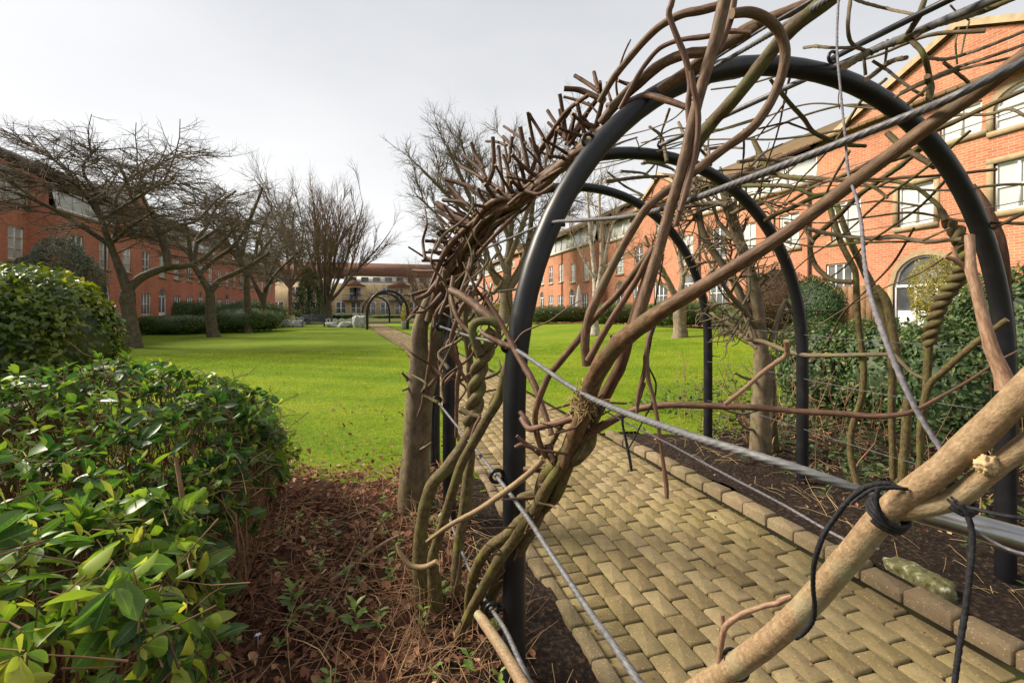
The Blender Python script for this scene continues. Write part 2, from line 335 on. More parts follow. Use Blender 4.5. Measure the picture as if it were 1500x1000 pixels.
M['paned']=simple('dark_window_glass',[(.35,(.05,.055,.06)),(.7,(.20,.21,.21))],.9,.05,.9)
M['pipe']=simple('brown_pipe',[(.3,(.07,.03,.02)),(.7,(.11,.05,.035))],5,.5,.4)
M['wood']=simple('brown_fence_wood',[(.3,(.14,.075,.035)),(.7,(.26,.155,.085))],9,.8,.2,.4,.01)
M['bag']=simple('white_woven_bag',[(.3,(.30,.30,.29)),(.7,(.62,.62,.60))],5,.75,.3,.7,.05)
M['slate']=simple('slate_blue_wood',[(.3,(.05,.06,.085)),(.7,(.10,.115,.15))],7,.7,.3,.3,.01)
M['cloth']=simple('pale_parasol_cloth',[(.3,(.55,.50,.46)),(.7,(.72,.67,.62))],6,.85,.2,.4,.02)
# ------------------------------------------------------------------ camera, sky, sun
cam=bpy.data.cameras.new('camera'); co=bpy.data.objects.new('camera',cam); COL.objects.link(co)
co.location=(0,0,H); co.rotation_euler=(PI/2,0,-AN); cam.sensor_width=36.; cam.lens=36*F/1500; cam.shift_y=-(500-YH)/1500
cam.clip_start=.02; cam.clip_end=3000; S_.camera=co
SUNEL,SUNAZ=math.radians(38),math.radians(296)
W=bpy.data.worlds.new('World'); S_.world=W; W.use_nodes=True; nt=W.node_tree; nt.nodes.clear(); B=NB(nt)
wo=B.n('ShaderNodeOutputWorld'); bg=B.n('ShaderNodeBackground'); B.l(bg.outputs[0],wo.inputs[0])
sk=B.n('ShaderNodeTexSky'); sk.sky_type='NISHITA'; sk.sun_disc=False; sk.sun_elevation=SUNEL; sk.sun_rotation=SUNAZ; sk.air_density=1.; sk.dust_density=2.; sk.ozone_density=1.
hs=B.n('ShaderNodeHueSaturation'); hs.inputs['Saturation'].default_value=.14; B.l(sk.outputs[0],hs.inputs['Color'])
tc=B.n('ShaderNodeTexCoord'); mp=B.n('ShaderNodeMapping'); mp.inputs['Scale'].default_value=(1,1,2.6); B.l(tc.outputs['Generated'],mp.inputs[0])
cl=B.noise(mp.outputs[0],1.7,5,.5); cc=B.ramp(cl,[(.25,(6.5,6.6,6.85)),(.5,(7.5,7.58,7.7)),(.75,(8.4,8.4,8.4))])
sp=B.n('ShaderNodeSeparateXYZ'); B.l(tc.outputs['Generated'],sp.inputs[0])
gr=B.ramp(sp.outputs[2],[(0.,(1.10,1.10,1.09)),(.2,(1.02,1.02,1.02)),(.5,(.85,.858,.88)),(1,(.74,.75,.79))])
B.l(B.mix(.72,hs.outputs[0],B.mix(1.,cc,gr,'MULTIPLY')),bg.inputs[0]); bg.inputs[1].default_value=.078
sd=bpy.data.lights.new('sun','SUN'); sd.energy=4.9; sd.angle=math.radians(20); sd.color=(1.,.90,.74)
so=bpy.data.objects.new('sun',sd); COL.objects.link(so)
dv=Vector((math.sin(SUNAZ)*math.cos(SUNEL),math.cos(SUNAZ)*math.cos(SUNEL),math.sin(SUNEL)))
so.rotation_euler=(-dv).to_track_quat('-Z','Y').to_euler(); so.location=(-20,-10,30)
vs=S_.view_settings; vs.view_transform='Standard'; vs.look='None'; vs.exposure=.80; vs.gamma=1.
S_.cycles.max_bounces=6; S_.cycles.diffuse_bounces=3; S_.cycles.glossy_bounces=2; S_.cycles.transmission_bounces=3; S_.cycles.use_denoising=True
# ------------------------------------------------------------------ terrain
def lift(x,y):
    """the lawn right of the path climbs gently to the hedge"""
    k=np.clip((x-4.)/8.,0,1); k=k*k*(3-2*k); a=np.clip((46-y)/24.,0,1)
    return .10*k+.48*k*a
def bend(y):
    """the path swings to the left towards the far arches"""
    k=np.clip((y-13)/24.,0,1); return -1.45*k*k*(3-2*k)-.055*np.clip(y-34,0,30)
def sheet(name,xs,ys,zf,mat,mask=None):
    X,Y=np.meshgrid(xs,ys,indexing='ij'); Z=zf(X,Y); X=X+(bend(Y)*np.clip((X+7)/7.8,0,1)*np.clip((13-X)/10.,0,1) if name=='lawn' else 0); V=np.stack([X,Y,Z],-1); n,m=X.shape
    i=np.arange(n-1)[:,None]*m; j=np.arange(m-1)[None]
    Q=np.stack([i+j,i+m+j,i+m+j+1,i+j+1],-1)
    if mask is not None:
        cx=(X[:-1,:-1]+X[1:,1:])/2; cy=(Y[:-1,:-1]+Y[1:,1:])/2; Q=Q[mask(cx,cy)]
    mb=MB(); mb.add(V.reshape(-1,3),Q=Q.reshape(-1,4)); return struct(mb.build(name,mat))
far=np.array([-700,-300,-120,-60,-35,-20,-16,-12,-8,-4,0,2,4,5,6,7,8,9,10,11,12,13,15.5,20,35,60,120,300,700.])
fy=np.array([-300,-60,-20,-5,0,5,10,15,20,25,30,35,40,46,52,60,80,120,300,900.])
sheet('ground',far,fy,lambda x,y:-.05+lift(x,y),M['ground'])
e_l=lambda x:4.25-.35*x+.12*np.sin(x*5)          # ragged far edge of the left bed
def ln(x,y): 
    p=np.stack([x,y],-1); return .006+.012*vnoise(p,1.1,3)+.02*vnoise(p,.35,5)
sheet('lawn',np.linspace(-16,.79,60),np.linspace(2.,44,130),lambda x,y:np.minimum(ln(x,y),.03)-.004*(x>.7),M['lawn'],lambda x,y:(y>e_l(x)-.45)|(x<-2.2))
sheet('lawn',np.linspace(2.40,13,51),np.linspace(1.,47,130),lambda x,y:lift(x,y)+ln(x,y)-.008,M['lawn'],lambda x,y:(x>2.72)|(y>5.))
# planting beds
def bedz(x,y): 
    p=np.stack([x,y],-1); return .030+.022*vnoise(p,3.,8)+.014*vnoise(p,11.,9)
sheet('leaf_litter_bed',np.linspace(-4.2,.35,90),np.linspace(-1.5,6.,130),lambda x,y:bedz(x,y)-.05*np.clip((y-e_l(x)+.35)/.35,0,1.3),M['litterbase'],lambda x,y:(y<e_l(x))&(x>-1.2-.9*(y>2)))
sheet('soil_bed',np.linspace(.2,.815,26),np.linspace(-1.5,4.5,150),lambda x,y:np.minimum(bedz(x,y)+.006,.062)-.035*np.clip((x-.55)/.25,0,1)-.004,M['soil'],lambda x,y:y<e_l(x)-.05)
e_r=lambda x:4.75+.25*np.sin(x*3)+.25*(x-2.7)
sheet('soil_bed',np.linspace(2.54,6.4,82),np.linspace(-1.5,7.,150),lambda x,y:bedz(x,y)+lift(x,y)+.01-.07*np.clip((y-e_r(x)+.4)/.4,0,1.3),M['soil'],lambda x,y:y<e_r(x))
# ------------------------------------------------------------------ block paving
def bricks(spec,h=.06,bev=.0072,jz=.003,tilt=.014):
    """spec rows: x0,y0,x1,y1,ztop,tint"""
    Sx=np.asarray(spec,float); n=len(Sx); x0,y0,x1,y1,zt,ti=Sx.T; g=.0038
    x0=x0+g;y0=y0+g*1.25;x1=x1-g;y1=y1-g*1.25; zt=zt+rng.normal(0,jz,n); tx=rng.normal(0,tilt,n); ty=rng.normal(0,tilt,n); cx=(x0+x1)/2; cy=(y0+y1)/2
    def ring(ins,dz,cut=0.):
        c=cut; pts=[(x0+ins+c,y0+ins),(x1-ins-c,y0+ins),(x1-ins,y0+ins+c),(x1-ins,y1-ins-c),(x1-ins-c,y1-ins),(x0+ins+c,y1-ins),(x0+ins,y1-ins-c),(x0+ins,y0+ins+c)]
        return np.stack([np.stack([a,b,zt+dz+(a-cx)*tx+(b-cy)*ty],-1) for a,b in pts],1)
    Bd=lambda V:V+np.stack([bend(V[...,1]),0*V[...,0],0*V[...,0]],-1)
    V=np.concatenate([ring(bev*1.0,0,.006),ring(bev*.35,-bev*.45,.007),ring(0,-bev*1.3,.006),ring(0,-h,.006)],1); k=32
    Q=[];T=[]
    for r in range(3):
        for j in range(8): a=r*8+j; b=r*8+(j+1)%8; Q.append((a,a+8,b+8,b))
    Q+= [(0,1,2,3),(0,3,4,7),(4,5,6,7)]
    Q=np.array(Q)[None]+(np.arange(n)*k)[:,None,None]
    mb=MB(); mb.add(Bd(V).reshape(-1,3),Q=Q.reshape(-1,4),tint=np.repeat(ti,k)); return mb
W1=.1025; L1=.2025; T0,T1=-.9,46.
rows=[]
for y in np.arange(T0,T1,W1): rows.append((.853,y,1.046,y+W1,0.,rng.uniform(0,.55)))        # soldier course
for i in range(12):
    for y in np.arange(T0-(i%2)*L1/2,T1,L1): rows.append((1.046+i*W1,y,1.046+(i+1)*W1,y+L1,0.,np.clip(rng.normal(.5,.25),0,1)))
for y in np.arange(T0-.07,T1,L1): rows.append((2.279,y,2.382,y+L1,-.006,rng.uniform(0,.4)))
struct(bricks(rows).build('path',M['paver'],smooth=False))
yy=np.linspace(T0,T1,80); mb=MB()
for xa,za,xb,zb in ((.80,-.10,.80,-.015),(.80,-.015,2.50,-.015),(2.50,-.015,2.50,-.10)):
    V=np.stack([np.stack([xa+bend(yy),yy,0*yy+za],-1),np.stack([xb+bend(yy),yy,0*yy+zb],-1)],1); i=np.arange(79)[:,None]*2; mb.add(V.reshape(-1,3),Q=np.concatenate([i,i+2,i+3,i+1],1))
struct(mb.build('path_joints',M['joint']))
rows=[(.79+rng.normal(0,.004),y,.865+rng.normal(0,.004),y+.2025,.024,rng.uniform(.2,1)) for y in np.arange(T0,4.4,.2025)]
struct(bricks(rows,.12,.0055,.004).build('path_kerb',M['kerb'],smooth=False))
rows=[(2.425+rng.normal(0,.006),y,2.545+rng.normal(0,.006),y+.212,.052,rng.uniform(.1,.9)) for y in np.arange(-.6,4.75,.212)]
struct(bricks(rows,.16,.013,.006,.04).build('path_kerb',M['kerb'],smooth=False))
# mossy stone lying against the kerb
c=G(1345,862); mb=MB(); u,v=np.meshgrid(np.linspace(0,2*PI,25)[:-1],np.linspace(0,PI,14),indexing='ij')
sg=lambda a,p:np.sign(a)*np.abs(a)**p
V=np.stack([.062*sg(np.cos(u),.45)*sg(np.sin(v),.45),.145*sg(np.sin(u),.45)*sg(np.sin(v),.45),.050*sg(np.cos(v),.45)],-1); V=V*(1+.14*vnoise(V,16,4)[...,None]+.07*vnoise(V,60,5)[...,None])+[c[0]+.01,c[1],.045]
i=np.arange(24)[:,None]*14; j=np.arange(13)[None]; i2=((np.arange(24)+1)%24)[:,None]*14
mb.add(V.reshape(-1,3),Q=np.stack([i+j,i+j+1,i2+j+1,i2+j],-1).reshape(-1,4))
tag(mb.build('stone',M['stone']),'moss and lichen covered stone lying on the paving against the brick kerb','stone')
# ------------------------------------------------------------------ terraces
def arch_pts(a,b,zs,r,n=14): return [(a+(b-a)*i/n, zs+r*math.sqrt(max(0,1-(2*i/n-1)**2))) for i in range(n+1)]
class Block:
    """a terrace with its front at x = xf, facing the path; side = +1 right of the path, -1 left"""
    def __init__(s,name,label,xf,side,t0,t1,wall,roof,ztop=6.05,ground=0.,depth=9.):
        s.xf,s.side,s.t0,s.t1,s.zt,s.g=xf,side,t0,t1,ztop,ground; s.depth=depth; s.wm=wall; s.rm=roof
        s.root=thing(name,label,'building',(xf,(t0+t1)/2,ground)); s.open=[]; s.gab=[]
    def X(s,d): return s.xf+s.side*d                    # d metres into the building
    def bx(s,mb,d0,d1,y0,y1,z0,z1):
        a,b=sorted((s.X(d0),s.X(d1))); return mb.box((a,y0,z0),(b,y1,z1))
    def win(s,a,b,z0,z1,kind='sash',arch=False,trim='sill',glass='pane',cols=2,rows=2): s.open.append((a,b,z0,z1,kind,arch,trim,glass,cols,rows))
    def build(s):
        # wall with real openings, 0.12 deep reveals
        op=s.open; gb=s.gab; mb=MB()
        ys=sorted({s.t0,s.t1,*[o[0] for o in op],*[o[1] for o in op],*[g[0] for g in gb],*[g[2] for g in gb]})
        zs=sorted({s.g-.6,s.zt,*[o[2] for o in op],*[o[3] for o in op],*[g[4] for g in gb]})
        def top(y): 
            for g in gb:
                if g[0]<y<g[2]: return g[4]
            return s.zt
        for y0,y1 in zip(ys[:-1],ys[1:]):
            for z0,z1 in zip(zs[:-1],zs[1:]):
                yc,zc=(y0+y1)/2,(z0+z1)/2
                if zc>top(yc) or any(o[0]<yc<o[1] and o[2]<zc<o[3] for o in op): continue
                mb.add([(s.xf,y0,z0),(s.xf,y1,z0),(s.xf,y1,z1),(s.xf,y0,z1)],Q=[(0,1,2,3)])
        D=.13
        for (a,b,z0,z1,kind,arch,*r) in op:
            q=s.X(D)
            zt=z1
            if arch:
                rr=arch; zsx=z1-rr; pts=arch_pts(a,b,zsx,rr)
                for (p0,p1) in zip(pts[:-1],pts[1:]):
                    mb.add([(s.xf,p0[0],p0[1]),(s.xf,p1[0],p1[1]),(s.xf,p1[0],z1),(s.xf,p0[0],z1)],Q=[(0,1,2,3)])
                    mb.add([(s.xf,*p0),(q,*p0),(q,*p1),(s.xf,*p1)],Q=[(0,1,2,3)])
                zt=zsx
            else: mb.add([(s.xf,a,z1),(q,a,z1),(q,b,z1),(s.xf,b,z1)],Q=[(0,1,2,3)])
            for e in (a,b): mb.add([(s.xf,e,z0),(q,e,z0),(q,e,zt),(s.xf,e,zt)],Q=[(0,1,2,3)])
        for (a,m,b,zp,z1) in gb:                        # gable tops
            mb.add([(s.xf,a,z1),(s.xf,b,z1),(s.xf,m,zp)],T=[(0,1,2)])
            mb.add([(s.X(6),a,z1),(s.X(6),b,z1),(s.X(6),m,zp)],T=[(0,1,2)])
            for e in (a,b): mb.add([(s.xf,e,s.zt),(s.X(3),e,s.zt),(s.X(3),e,z1),(s.xf,e,z1)],Q=[(0,1,2,3)])
        for e in (s.t0,s.t1): mb.add([(s.xf,e,s.g-.6),(s.X(s.depth),e,s.g-.6),(s.X(s.depth),e,s.zt+1.3),(s.X(s.depth/2),e,s.zt+3.6),(s.X(.25),e,s.zt+1.3),(s.xf,e,s.zt)],Q=[(0,1,2,5)],T=[(5,2,4),(4,2,3)])
        mb.add([(s.X(s.depth),s.t0,s.g-.6),(s.X(s.depth),s.t1,s.g-.6),(s.X(s.depth),s.t1,s.zt+1.3),(s.X(s.depth),s.t0,s.zt+1.3)],Q=[(0,1,2,3)])
        mb.build('wall',s.wm,s.root,False)
        # windows
        for (a,b,z0,z1,kind,arch,trim,glass,cols,rows) in op:
            w=MB(); f=.055; q0,q1=.05,.11
            dw=lambda y0,y1,za,zb,d0=q0,d1=q1: s.bx(w,d0,d1,y0,y1,za,zb)
            zt=z1-(arch or 0)
            if arch:
                pts=arch_pts(a,b,zt,arch); inn=arch_pts(a+f,b-f,zt,arch-f)
                for p0,p1,i0,i1 in zip(pts[:-1],pts[1:],inn[:-1],inn[1:]):
                    for d in (q0,): w.add([(s.X(d),*p0),(s.X(d),*p1),(s.X(d),*i1),(s.X(d),*i0)],Q=[(0,1,2,3)])
                    w.add([(s.X(q0),*i0),(s.X(q0),*i1),(s.X(q1),*i1),(s.X(q1),*i0)],Q=[(0,1,2,3)])
                if arch>.4: dw(a+f,b-f,zt-.04,zt+.04)
            else: dw(a,b,z1-f,z1)
            dw(a,a+f,z0,zt); dw(b-f,b,z0,zt); dw(a+f,b-f,z0,z0+f)
            iw=b-a-2*f
            for i in range(1,cols): y=a+f+iw*i/cols; dw(y-.028,y+.028,z0+f,zt-.001 if arch else z1-f)
            for i in range(1,rows): z=z0+(zt-z0)*i/rows; dw(a+f,b-f,z-.022,z+.022,q0+.006,q1-.006)
            if kind=='door':
                for i in range(cols): y0=a+f+iw*i/cols; dw(y0+.05,y0+iw/cols-.05,z0+f,z0+.75,q0+.012,q1-.004)
            fr=w.build('door' if kind=='door' else 'window',M['white'],s.root,False)
            g=MB(); qq=s.X(.095)
            if arch:
                pts=arch_pts(a+.02,b-.02,zt,arch-.02); cen=(qq,(a+b)/2,zt)
                for p0,p1 in zip(pts[:-1],pts[1:]): g.add([cen,(qq,*p0),(qq,*p1)],T=[(0,1,2)])
            g.add([(qq,a+.02,z0+.02),(qq,b-.02,z0+.02),(qq,b-.02,zt if arch else z1-.02),(qq,a+.02,zt if arch else z1-.02)],Q=[(0,1,2,3)])
            g.build('pane',M[glass],fr,False)
            if trim:
                w=MB(); s.bx(w,-.06,.04,a-.12,b+.12,z0-.14,z0)
                if trim=='full':
                    for e0,e1 in ((a-.15,a),(b,b+.15)): s.bx(w,-.02,.04,e0,e1,z0,zt)
                    if arch:
                        o_=arch_pts(a-.15,b+.15,zt,arch+.15); i_=arch_pts(a,b,zt,arch)
                        for p0,p1,i0,i1 in zip(o_[:-1],o_[1:],i_[:-1],i_[1:]):
                            w.add([(s.X(-.02),*p0),(s.X(-.02),*p1),(s.X(-.02),*i1),(s.X(-.02),*i0)],Q=[(0,1,2,3)])
                            w.add([(s.X(-.02),*p0),(s.X(-.02),*p1),(s.X(.02),*p1),(s.X(.02),*p0)],Q=[(0,1,2,3)])
                    else: s.bx(w,-.02,.04,a-.15,b+.15,z1,z1+.15)
                w.build('surround' if trim=='full' else 'sill',M['sand'],s.root,False)
        # attic glazing between the gables, roofs
        cuts=[s.t0]; 
        for g in sorted(gb): cuts+= [g[0],g[2]]
        cuts.append(s.t1)
        for a,b in zip(cuts[::2],cuts[1::2]):
            if b-a<.6: continue
            w=MB(); s.bx(w,.06,.30,a,b,s.zt+.10,s.zt+1.30); n=max(2,int((b-a)/1.25))
            for i in range(n+1): y=a+(b-a)*i/n; s.bx(w,.0,.06,max(a,y-.06),min(b,y+.06),s.zt+.10,s.zt+1.30)
            s.bx(w,-.004,.057,a,b,s.zt+.10,s.zt+.22); fr=w.build('attic_band',M['white'],s.root,False)
            for i in range(n):
                if i%4==3: continue
                g=MB(); y0=a+(b-a)*i/n+.10; y1=a+(b-a)*(i+1)/n-.10; qq=s.X(.052); g.add([(qq,y0,s.zt+.28),(qq,y1,s.zt+.28),(qq,y1,s.zt+1.22),(qq,y0,s.zt+1.22)],Q=[(0,1,2,3)]); g.build('pane',M['pane'],fr,False)
            w=MB(); s.bx(w,-.10,.06,a,b,s.zt-.02,s.zt+.10); w.build('ledge',M['sand'],s.root,False)
            w=MB(); s.bx(w,-.40,-.28,a,b,s.zt+1.24,s.zt+1.36); w.build('gutter',M['pipe'],s.root,False)
        w=MB(); D_=s.depth; ev=s.zt+1.31; rg=ev+2.45
        w.add([(s.X(-.36),s.t0-.1,ev),(s.X(D_/2),s.t0-.1,rg),(s.X(D_+.3),s.t0-.1,ev),(s.X(-.36),s.t1+.1,ev),(s.X(D_/2),s.t1+.1,rg),(s.X(D_+.3),s.t1+.1,ev),(s.X(-.36),s.t0-.1,ev+.10),(s.X(D_/2),s.t0-.1,rg+.12),(s.X(D_+.3),s.t0-.1,ev+.1),(s.X(-.36),s.t1+.1,ev+.10),(s.X(D_/2),s.t1+.1,rg+.12),(s.X(D_+.3),s.t1+.1,ev+.1)],
              Q=[(0,3,4,1),(1,4,5,2),(6,7,10,9),(7,8,11,10),(0,1,7,6),(1,2,8,7),(3,9,10,4),(4,10,11,5),(0,6,9,3)])
        for (a,m,b,zp,z1) in gb:
            zz=.16; V=[]
            for d in (-.12,7.): V+= [(s.X(d),a-.2,z1-.13),(s.X(d),m,zp+.04),(s.X(d),b+.2,z1-.13),(s.X(d),a-.2,z1+zz-.13),(s.X(d),m,zp+zz+.04),(s.X(d),b+.2,z1+zz-.13)]
            w.add(V,Q=[(3,4,10,9),(4,5,11,10),(0,1,7,6),(1,2,8,7),(0,3,9,6),(2,5,11,8),(6,9,10,7),(7,10,11,8)])
            c=MB(); c.add([(s.X(d),*p) for d in (-.16,-.12) for p in ((a-.25,z1-.12),(m,zp+.05),(b+.25,z1-.12),(a-.25,z1+.07),(m,zp+.25),(b+.25,z1+.07))],Q=[(0,1,4,3),(1,2,5,4),(6,7,10,9),(7,8,11,10),(3,4,10,9),(4,5,11,10),(0,1,7,6),(1,2,8,7)])
            c.build('gable_coping',M['sand'],s.root,False)
        w.build('roof',s.rm,s.root,False)
    def pipe(s,y):
        w=MB(); tube(w,[(s.X(-.07),y,s.g-.3,.045),(s.X(-.07),y,s.zt,.045)],8); w.build('downpipe',M['pipe'],s.root)
    def regular(s,skip=()):
        """the even run of first floor sashes, ground floor doors and arched windows"""
        y=s.t0+1.1; i=0
        while y+1.2<s.t1:
            a,b=y,y+1.0
            if not any(a<k[1]+.35 and b>k[0]-.35 for k in s.open if k[3]>4.):
                s.win(a,b,3.6+s.g*.3,5.1+s.g*.3,trim='sill',cols=2,rows=3,glass='pane' if i%3 else 'paned')
            if not any(a-.3<k[1]+.35 and b+.3>k[0]-.35 for k in s.open if k[3]<=3.5+s.g):
                if i%3==1: s.win(a-.1,b+.1,s.g+.3,s.g+2.75,kind='door',arch=.6,trim=None,cols=2,rows=1,glass='paned')
                else: s.win(a-.15,b+.2,s.g+.9,s.g+2.3,trim='sill',cols=3,rows=2,glass='paned')
            y+=2.45; i+=1
        for g in s.gab:
            if not any(g[1]-1<k[0]<g[1]+1 and k[2]>5.6 for k in s.open): s.win(g[1]-.5,g[1]+.5,6.15,7.0,trim='sill',cols=2,rows=1)
R1=Block('brick_terrace','orange brick terrace behind the near arch with wide coped gable and sandstone window surrounds',15.5,1,3.,31.2,M['redbrick'],M['roofbrown'],ground=.55)
R1.gab=[(5.0,9.5,14.0,9.15,7.15),(21.,24.2,27.4,9.0,7.1)]
R1.win(10.15,11.15,3.92,5.15,trim='full',cols=2,rows=2); R1.win(7.3,8.75,3.94,5.2,trim='full',cols=3,rows=2)
R1.win(7.3,8.75,6.05,7.12,arch=.5,trim='full',cols=2,rows=2)
R1.win(9.5,11.3,.6,3.0,kind='door',arch=.9,trim='full',cols=3,rows=1,glass='paned'); R1.win(12.65,13.65,1.7,3.0,cols=3,rows=2,glass='paned')
R1.win(12.35,13.45,3.8,5.15,cols=2,rows=2); R1.win(14.8,15.75,3.8,5.15,cols=2,rows=2); R1.win(17.0,17.85,3.8,5.15,cols=2,rows=2)
R1.win(23.6,24.7,5.7,6.9,cols=1,rows=1,trim='sill')
R1.regular(); R1.build(); R1.pipe(14.3); R1.pipe(20.7)
R2=Block('brick_terrace','orange brick terrace standing forward beyond the near one and ending before the buff building',14.6,1,31.2,74.,M['redbrick'],M['roofbrown'],ground=.25)
R2.gab=[(49.6,52.6,55.6,8.7,7.0)]; R2.win(32.1,33.,3.5,4.95,cols=2,rows=3); R2.win(34.6,35.5,3.5,4.95,cols=2,rows=3)
R2.regular(); R2.build(); R2.pipe(37.3); R2.pipe(49.)
L1_=Block('brick_terrace','red brick terrace set back at the left picture edge with dark grey roof',-15.9,-1,8.,27.5,M['darkbrick'],M['roofgrey'],ground=.1)
L1_.win(22.9,24.5,4.0,5.55,cols=2,rows=2,trim='sill',glass='paned'); L1_.regular(); L1_.build()
L2_=Block('brick_terrace','red brick terrace standing behind the row of flat topped bare trees',-14.8,-1,27.5,76.,M['darkbrick'],M['roofgrey'],ground=.1)
L2_.gab=[(33.,35.3,37.6,8.9,7.0),(50.,52.6,55.2,8.7,7.0)]; L2_.regular(); L2_.build(); L2_.pipe(31.5)
# buff brick range closing the far end of the garden
fb=thing('buff_brick_building','long buff brick building with brown roof closing the far end of the path','building',(-2.,92.,0)); ty=92.
w=MB(); w.box((-34,ty,-.5),(22,ty+9,6.05)); w.build('wall',M['buff'],fb,False)
w=MB(); w.add([(-34.5,ty-.5,7.35),(22.5,ty-.5,7.35),(22.5,ty+4.5,10.2),(-34.5,ty+4.5,10.2),(-34.5,ty+9.5,7.35),(22.5,ty+9.5,7.35)],Q=[(0,1,2,3),(3,2,5,4),(0,4,5,1)],T=[(0,3,4),(1,5,2)]); w.build('roof',M['roofred'],fb,False)
for x0,x1 in ((-26,-13.),(-6.5,9.5)):
    w=MB(); w.box((x0,ty-.05,6.10),(x1,ty+.2,7.33)); at=w.build('attic_band',M['white'],fb,False)
    for x in np.arange(x0+.9,x1-1.2,2.1):
        w=MB(); w.add([(x,ty-.056,6.35),(x+1.3,ty-.056,6.35),(x+1.3,ty-.056,7.2),(x,ty-.056,7.2)],Q=[(0,1,2,3)]); w.build('pane',M['paned'],at,False)
def fwin(x0,x1,z0,z1,door=False,y=ty):
    w=MB(); w.box((x0,y-.06,z0),(x1,y-.004,z1)); f=w.build('door' if door else 'window',M['white'],fb,False); g=MB(); n=2
    for i in range(n):
        a=x0+(x1-x0)*i/n+.09; b=x0+(x1-x0)*(i+1)/n-.09
        for q in range(2): za=z0+.12+(z1-z0-.15)*q/2; zb=za+(z1-z0)/2-.14; g.add([(a,y-.066,za),(b,y-.066,za),(b,y-.066,zb),(a,y-.066,zb)],Q=[(0,1,2,3)])
    g.build('pane',M['paned'],f,False)
for x in np.arange(-31.,20.,5.2):
    fwin(x,x+1.5,3.6,5.3); fwin(x+2.3,x+4.1,.3,2.7,True); fwin(x-.3,x+1.5,.3,2.7,True)
for x in (-5.6,2.5,10.6):
    fwin(x,x+1.6,3.0,5.3,True)
    w=MB(); w.box((x-1.1,ty-1.3,2.78),(x+2.7,ty-.004,2.92)); bl=w.build('balcony',M['iron'],fb,False)
    w=MB(); w.box((x-1.1,ty-1.3,3.85),(x+2.7,ty-1.25,3.92))
    for i in range(26): w.box((x-1.1+i*.15,ty-1.29,2.92),(x-1.07+i*.15,ty-1.26,3.85))
    w.build('railing',M['iron'],bl,False)
    w=MB(); w.add([(x-1.4,ty-1.2,5.5),(x+3.,ty-1.2,5.5),(x+.8,ty-1.2,6.6),(x-1.4,ty-.01,5.5),(x+3.,ty-.01,5.5),(x+.8,ty-.01,6.6)],Q=[(0,2,5,3),(2,1,4,5),(0,3,4,1)],T=[(0,1,2)]); w.build('porch_roof',M['roofred'],fb,False)
# timber screen below the near terrace, parasol
c=PO(1247,455,13.2); w=MB()
for i in range(9): w.box((c[0]-.03,c[1]-.8+i*.18,lift(13.,c[1])-.1),(c[0]+.03,c[1]-.8+i*.18+.165,2.05+.012*(i%3)))
w.box((c[0]+.03,c[1]-.8,1.7),(c[0]+.08,c[1]+.8,1.78)); tag(w.build('fence_panel',M['wood'],None,False),'short brown timber fence panel in front of the orange terrace','fence')
c=PO(848,452,13.6); w=MB(); tube(w,[(c[0],c[1],.3,.02),(c[0],c[1],3.15,.02)],8); t=thing('parasol','closed pale parasol standing before the distant orange terrace','parasol',(c[0],c[1],.3)); w.build('pole',M['grey'],t)
w=MB(); n=24; zz=np.array([.95,1.2,1.7,2.2,2.7,3.0,3.12]); rr=np.array([.26,.27,.24,.19,.12,.06,.01])
th=np.arange(n)/n*2*PI; V=np.stack([np.stack([c[0]+r*(1+.18*np.cos(8*th))*np.cos(th),c[1]+r*(1+.18*np.cos(8*th))*np.sin(th),np.full(n,z)],-1) for z,r in zip(zz,rr)])
i=np.arange(len(zz)-1)[:,None]*n; j=np.arange(n)[None]; w.add(V.reshape(-1,3),Q=np.stack([i+j,i+(j+1)%n,i+n+(j+1)%n,i+n+j],-1).reshape(-1,4)); w.build('canopy',M['cloth'],t)
# ------------------------------------------------------------------ bare trees
def spawn(limb,n,lo,L,ang,bias,bw,jit,r0,npt,tap=.35,flat=1.):
    """n side shoots along a limb; bias = direction they bend to"""
    out=[]; X=limb[:,:3]; m=len(X)
    for _ in range(n):
        u=rng.uniform(lo,1.)*(m-1); i=min(int(u),m-2); f=u-i; p=X[i]*(1-f)+X[i+1]*f; r=(limb[i,3]*(1-f)+limb[i+1,3]*f)
        t=X[i+1]-X[i]; t/=np.linalg.norm(t)+1e-9; v=rng.normal(size=3); v-=t*v.dot(t); v/=np.linalg.norm(v)+1e-9
        a=rng.uniform(*ang); d=t*math.cos(a)+v*math.sin(a); d[2]*=flat; d/=np.linalg.norm(d)+1e-9
        ll=L*rng.uniform(.55,1.25); pts=[p]; rr=[min(r*.75,r0)]
        for k in range(1,npt):
            d=d+np.asarray(bias)*bw+rng.normal(size=3)*jit; d/=np.linalg.norm(d)
            pts.append(pts[-1]+d*ll/(npt-1)); rr.append(rr[0]*(1-(1-tap)*k/(npt-1)))
        out.append(np.column_stack([pts,rr]))
    return out
def tree(name,label,limbs,trunk,levels,bm,tm,group=None,loc=None):
    t=thing(name,label,'tree',tuple(trunk[0][:3]) if loc is None else loc,group)
    mb=MB(); tr=cat(trunk,.25); 
    tr[:,3]*=1+.28*np.exp(-(tr[:,2]-tr[0,2])/.25)
    tube(mb,tr,14,.07,knots=.12)
    for l in limbs: tube(mb,cat(l,.2),9,.08,knots=.1)
    mb.build('trunk',bm,t)
    cur=[cat(l,.3) for l in limbs]; fine=MB()
    for i,lv in enumerate(levels):
        nxt=[]
        for l in cur: nxt+=spawn(l,*lv)
        tubes(fine,nxt,5 if i==0 else (4 if i==1 else 3)); cur=nxt
    fine.build('crown',tm,t); return t
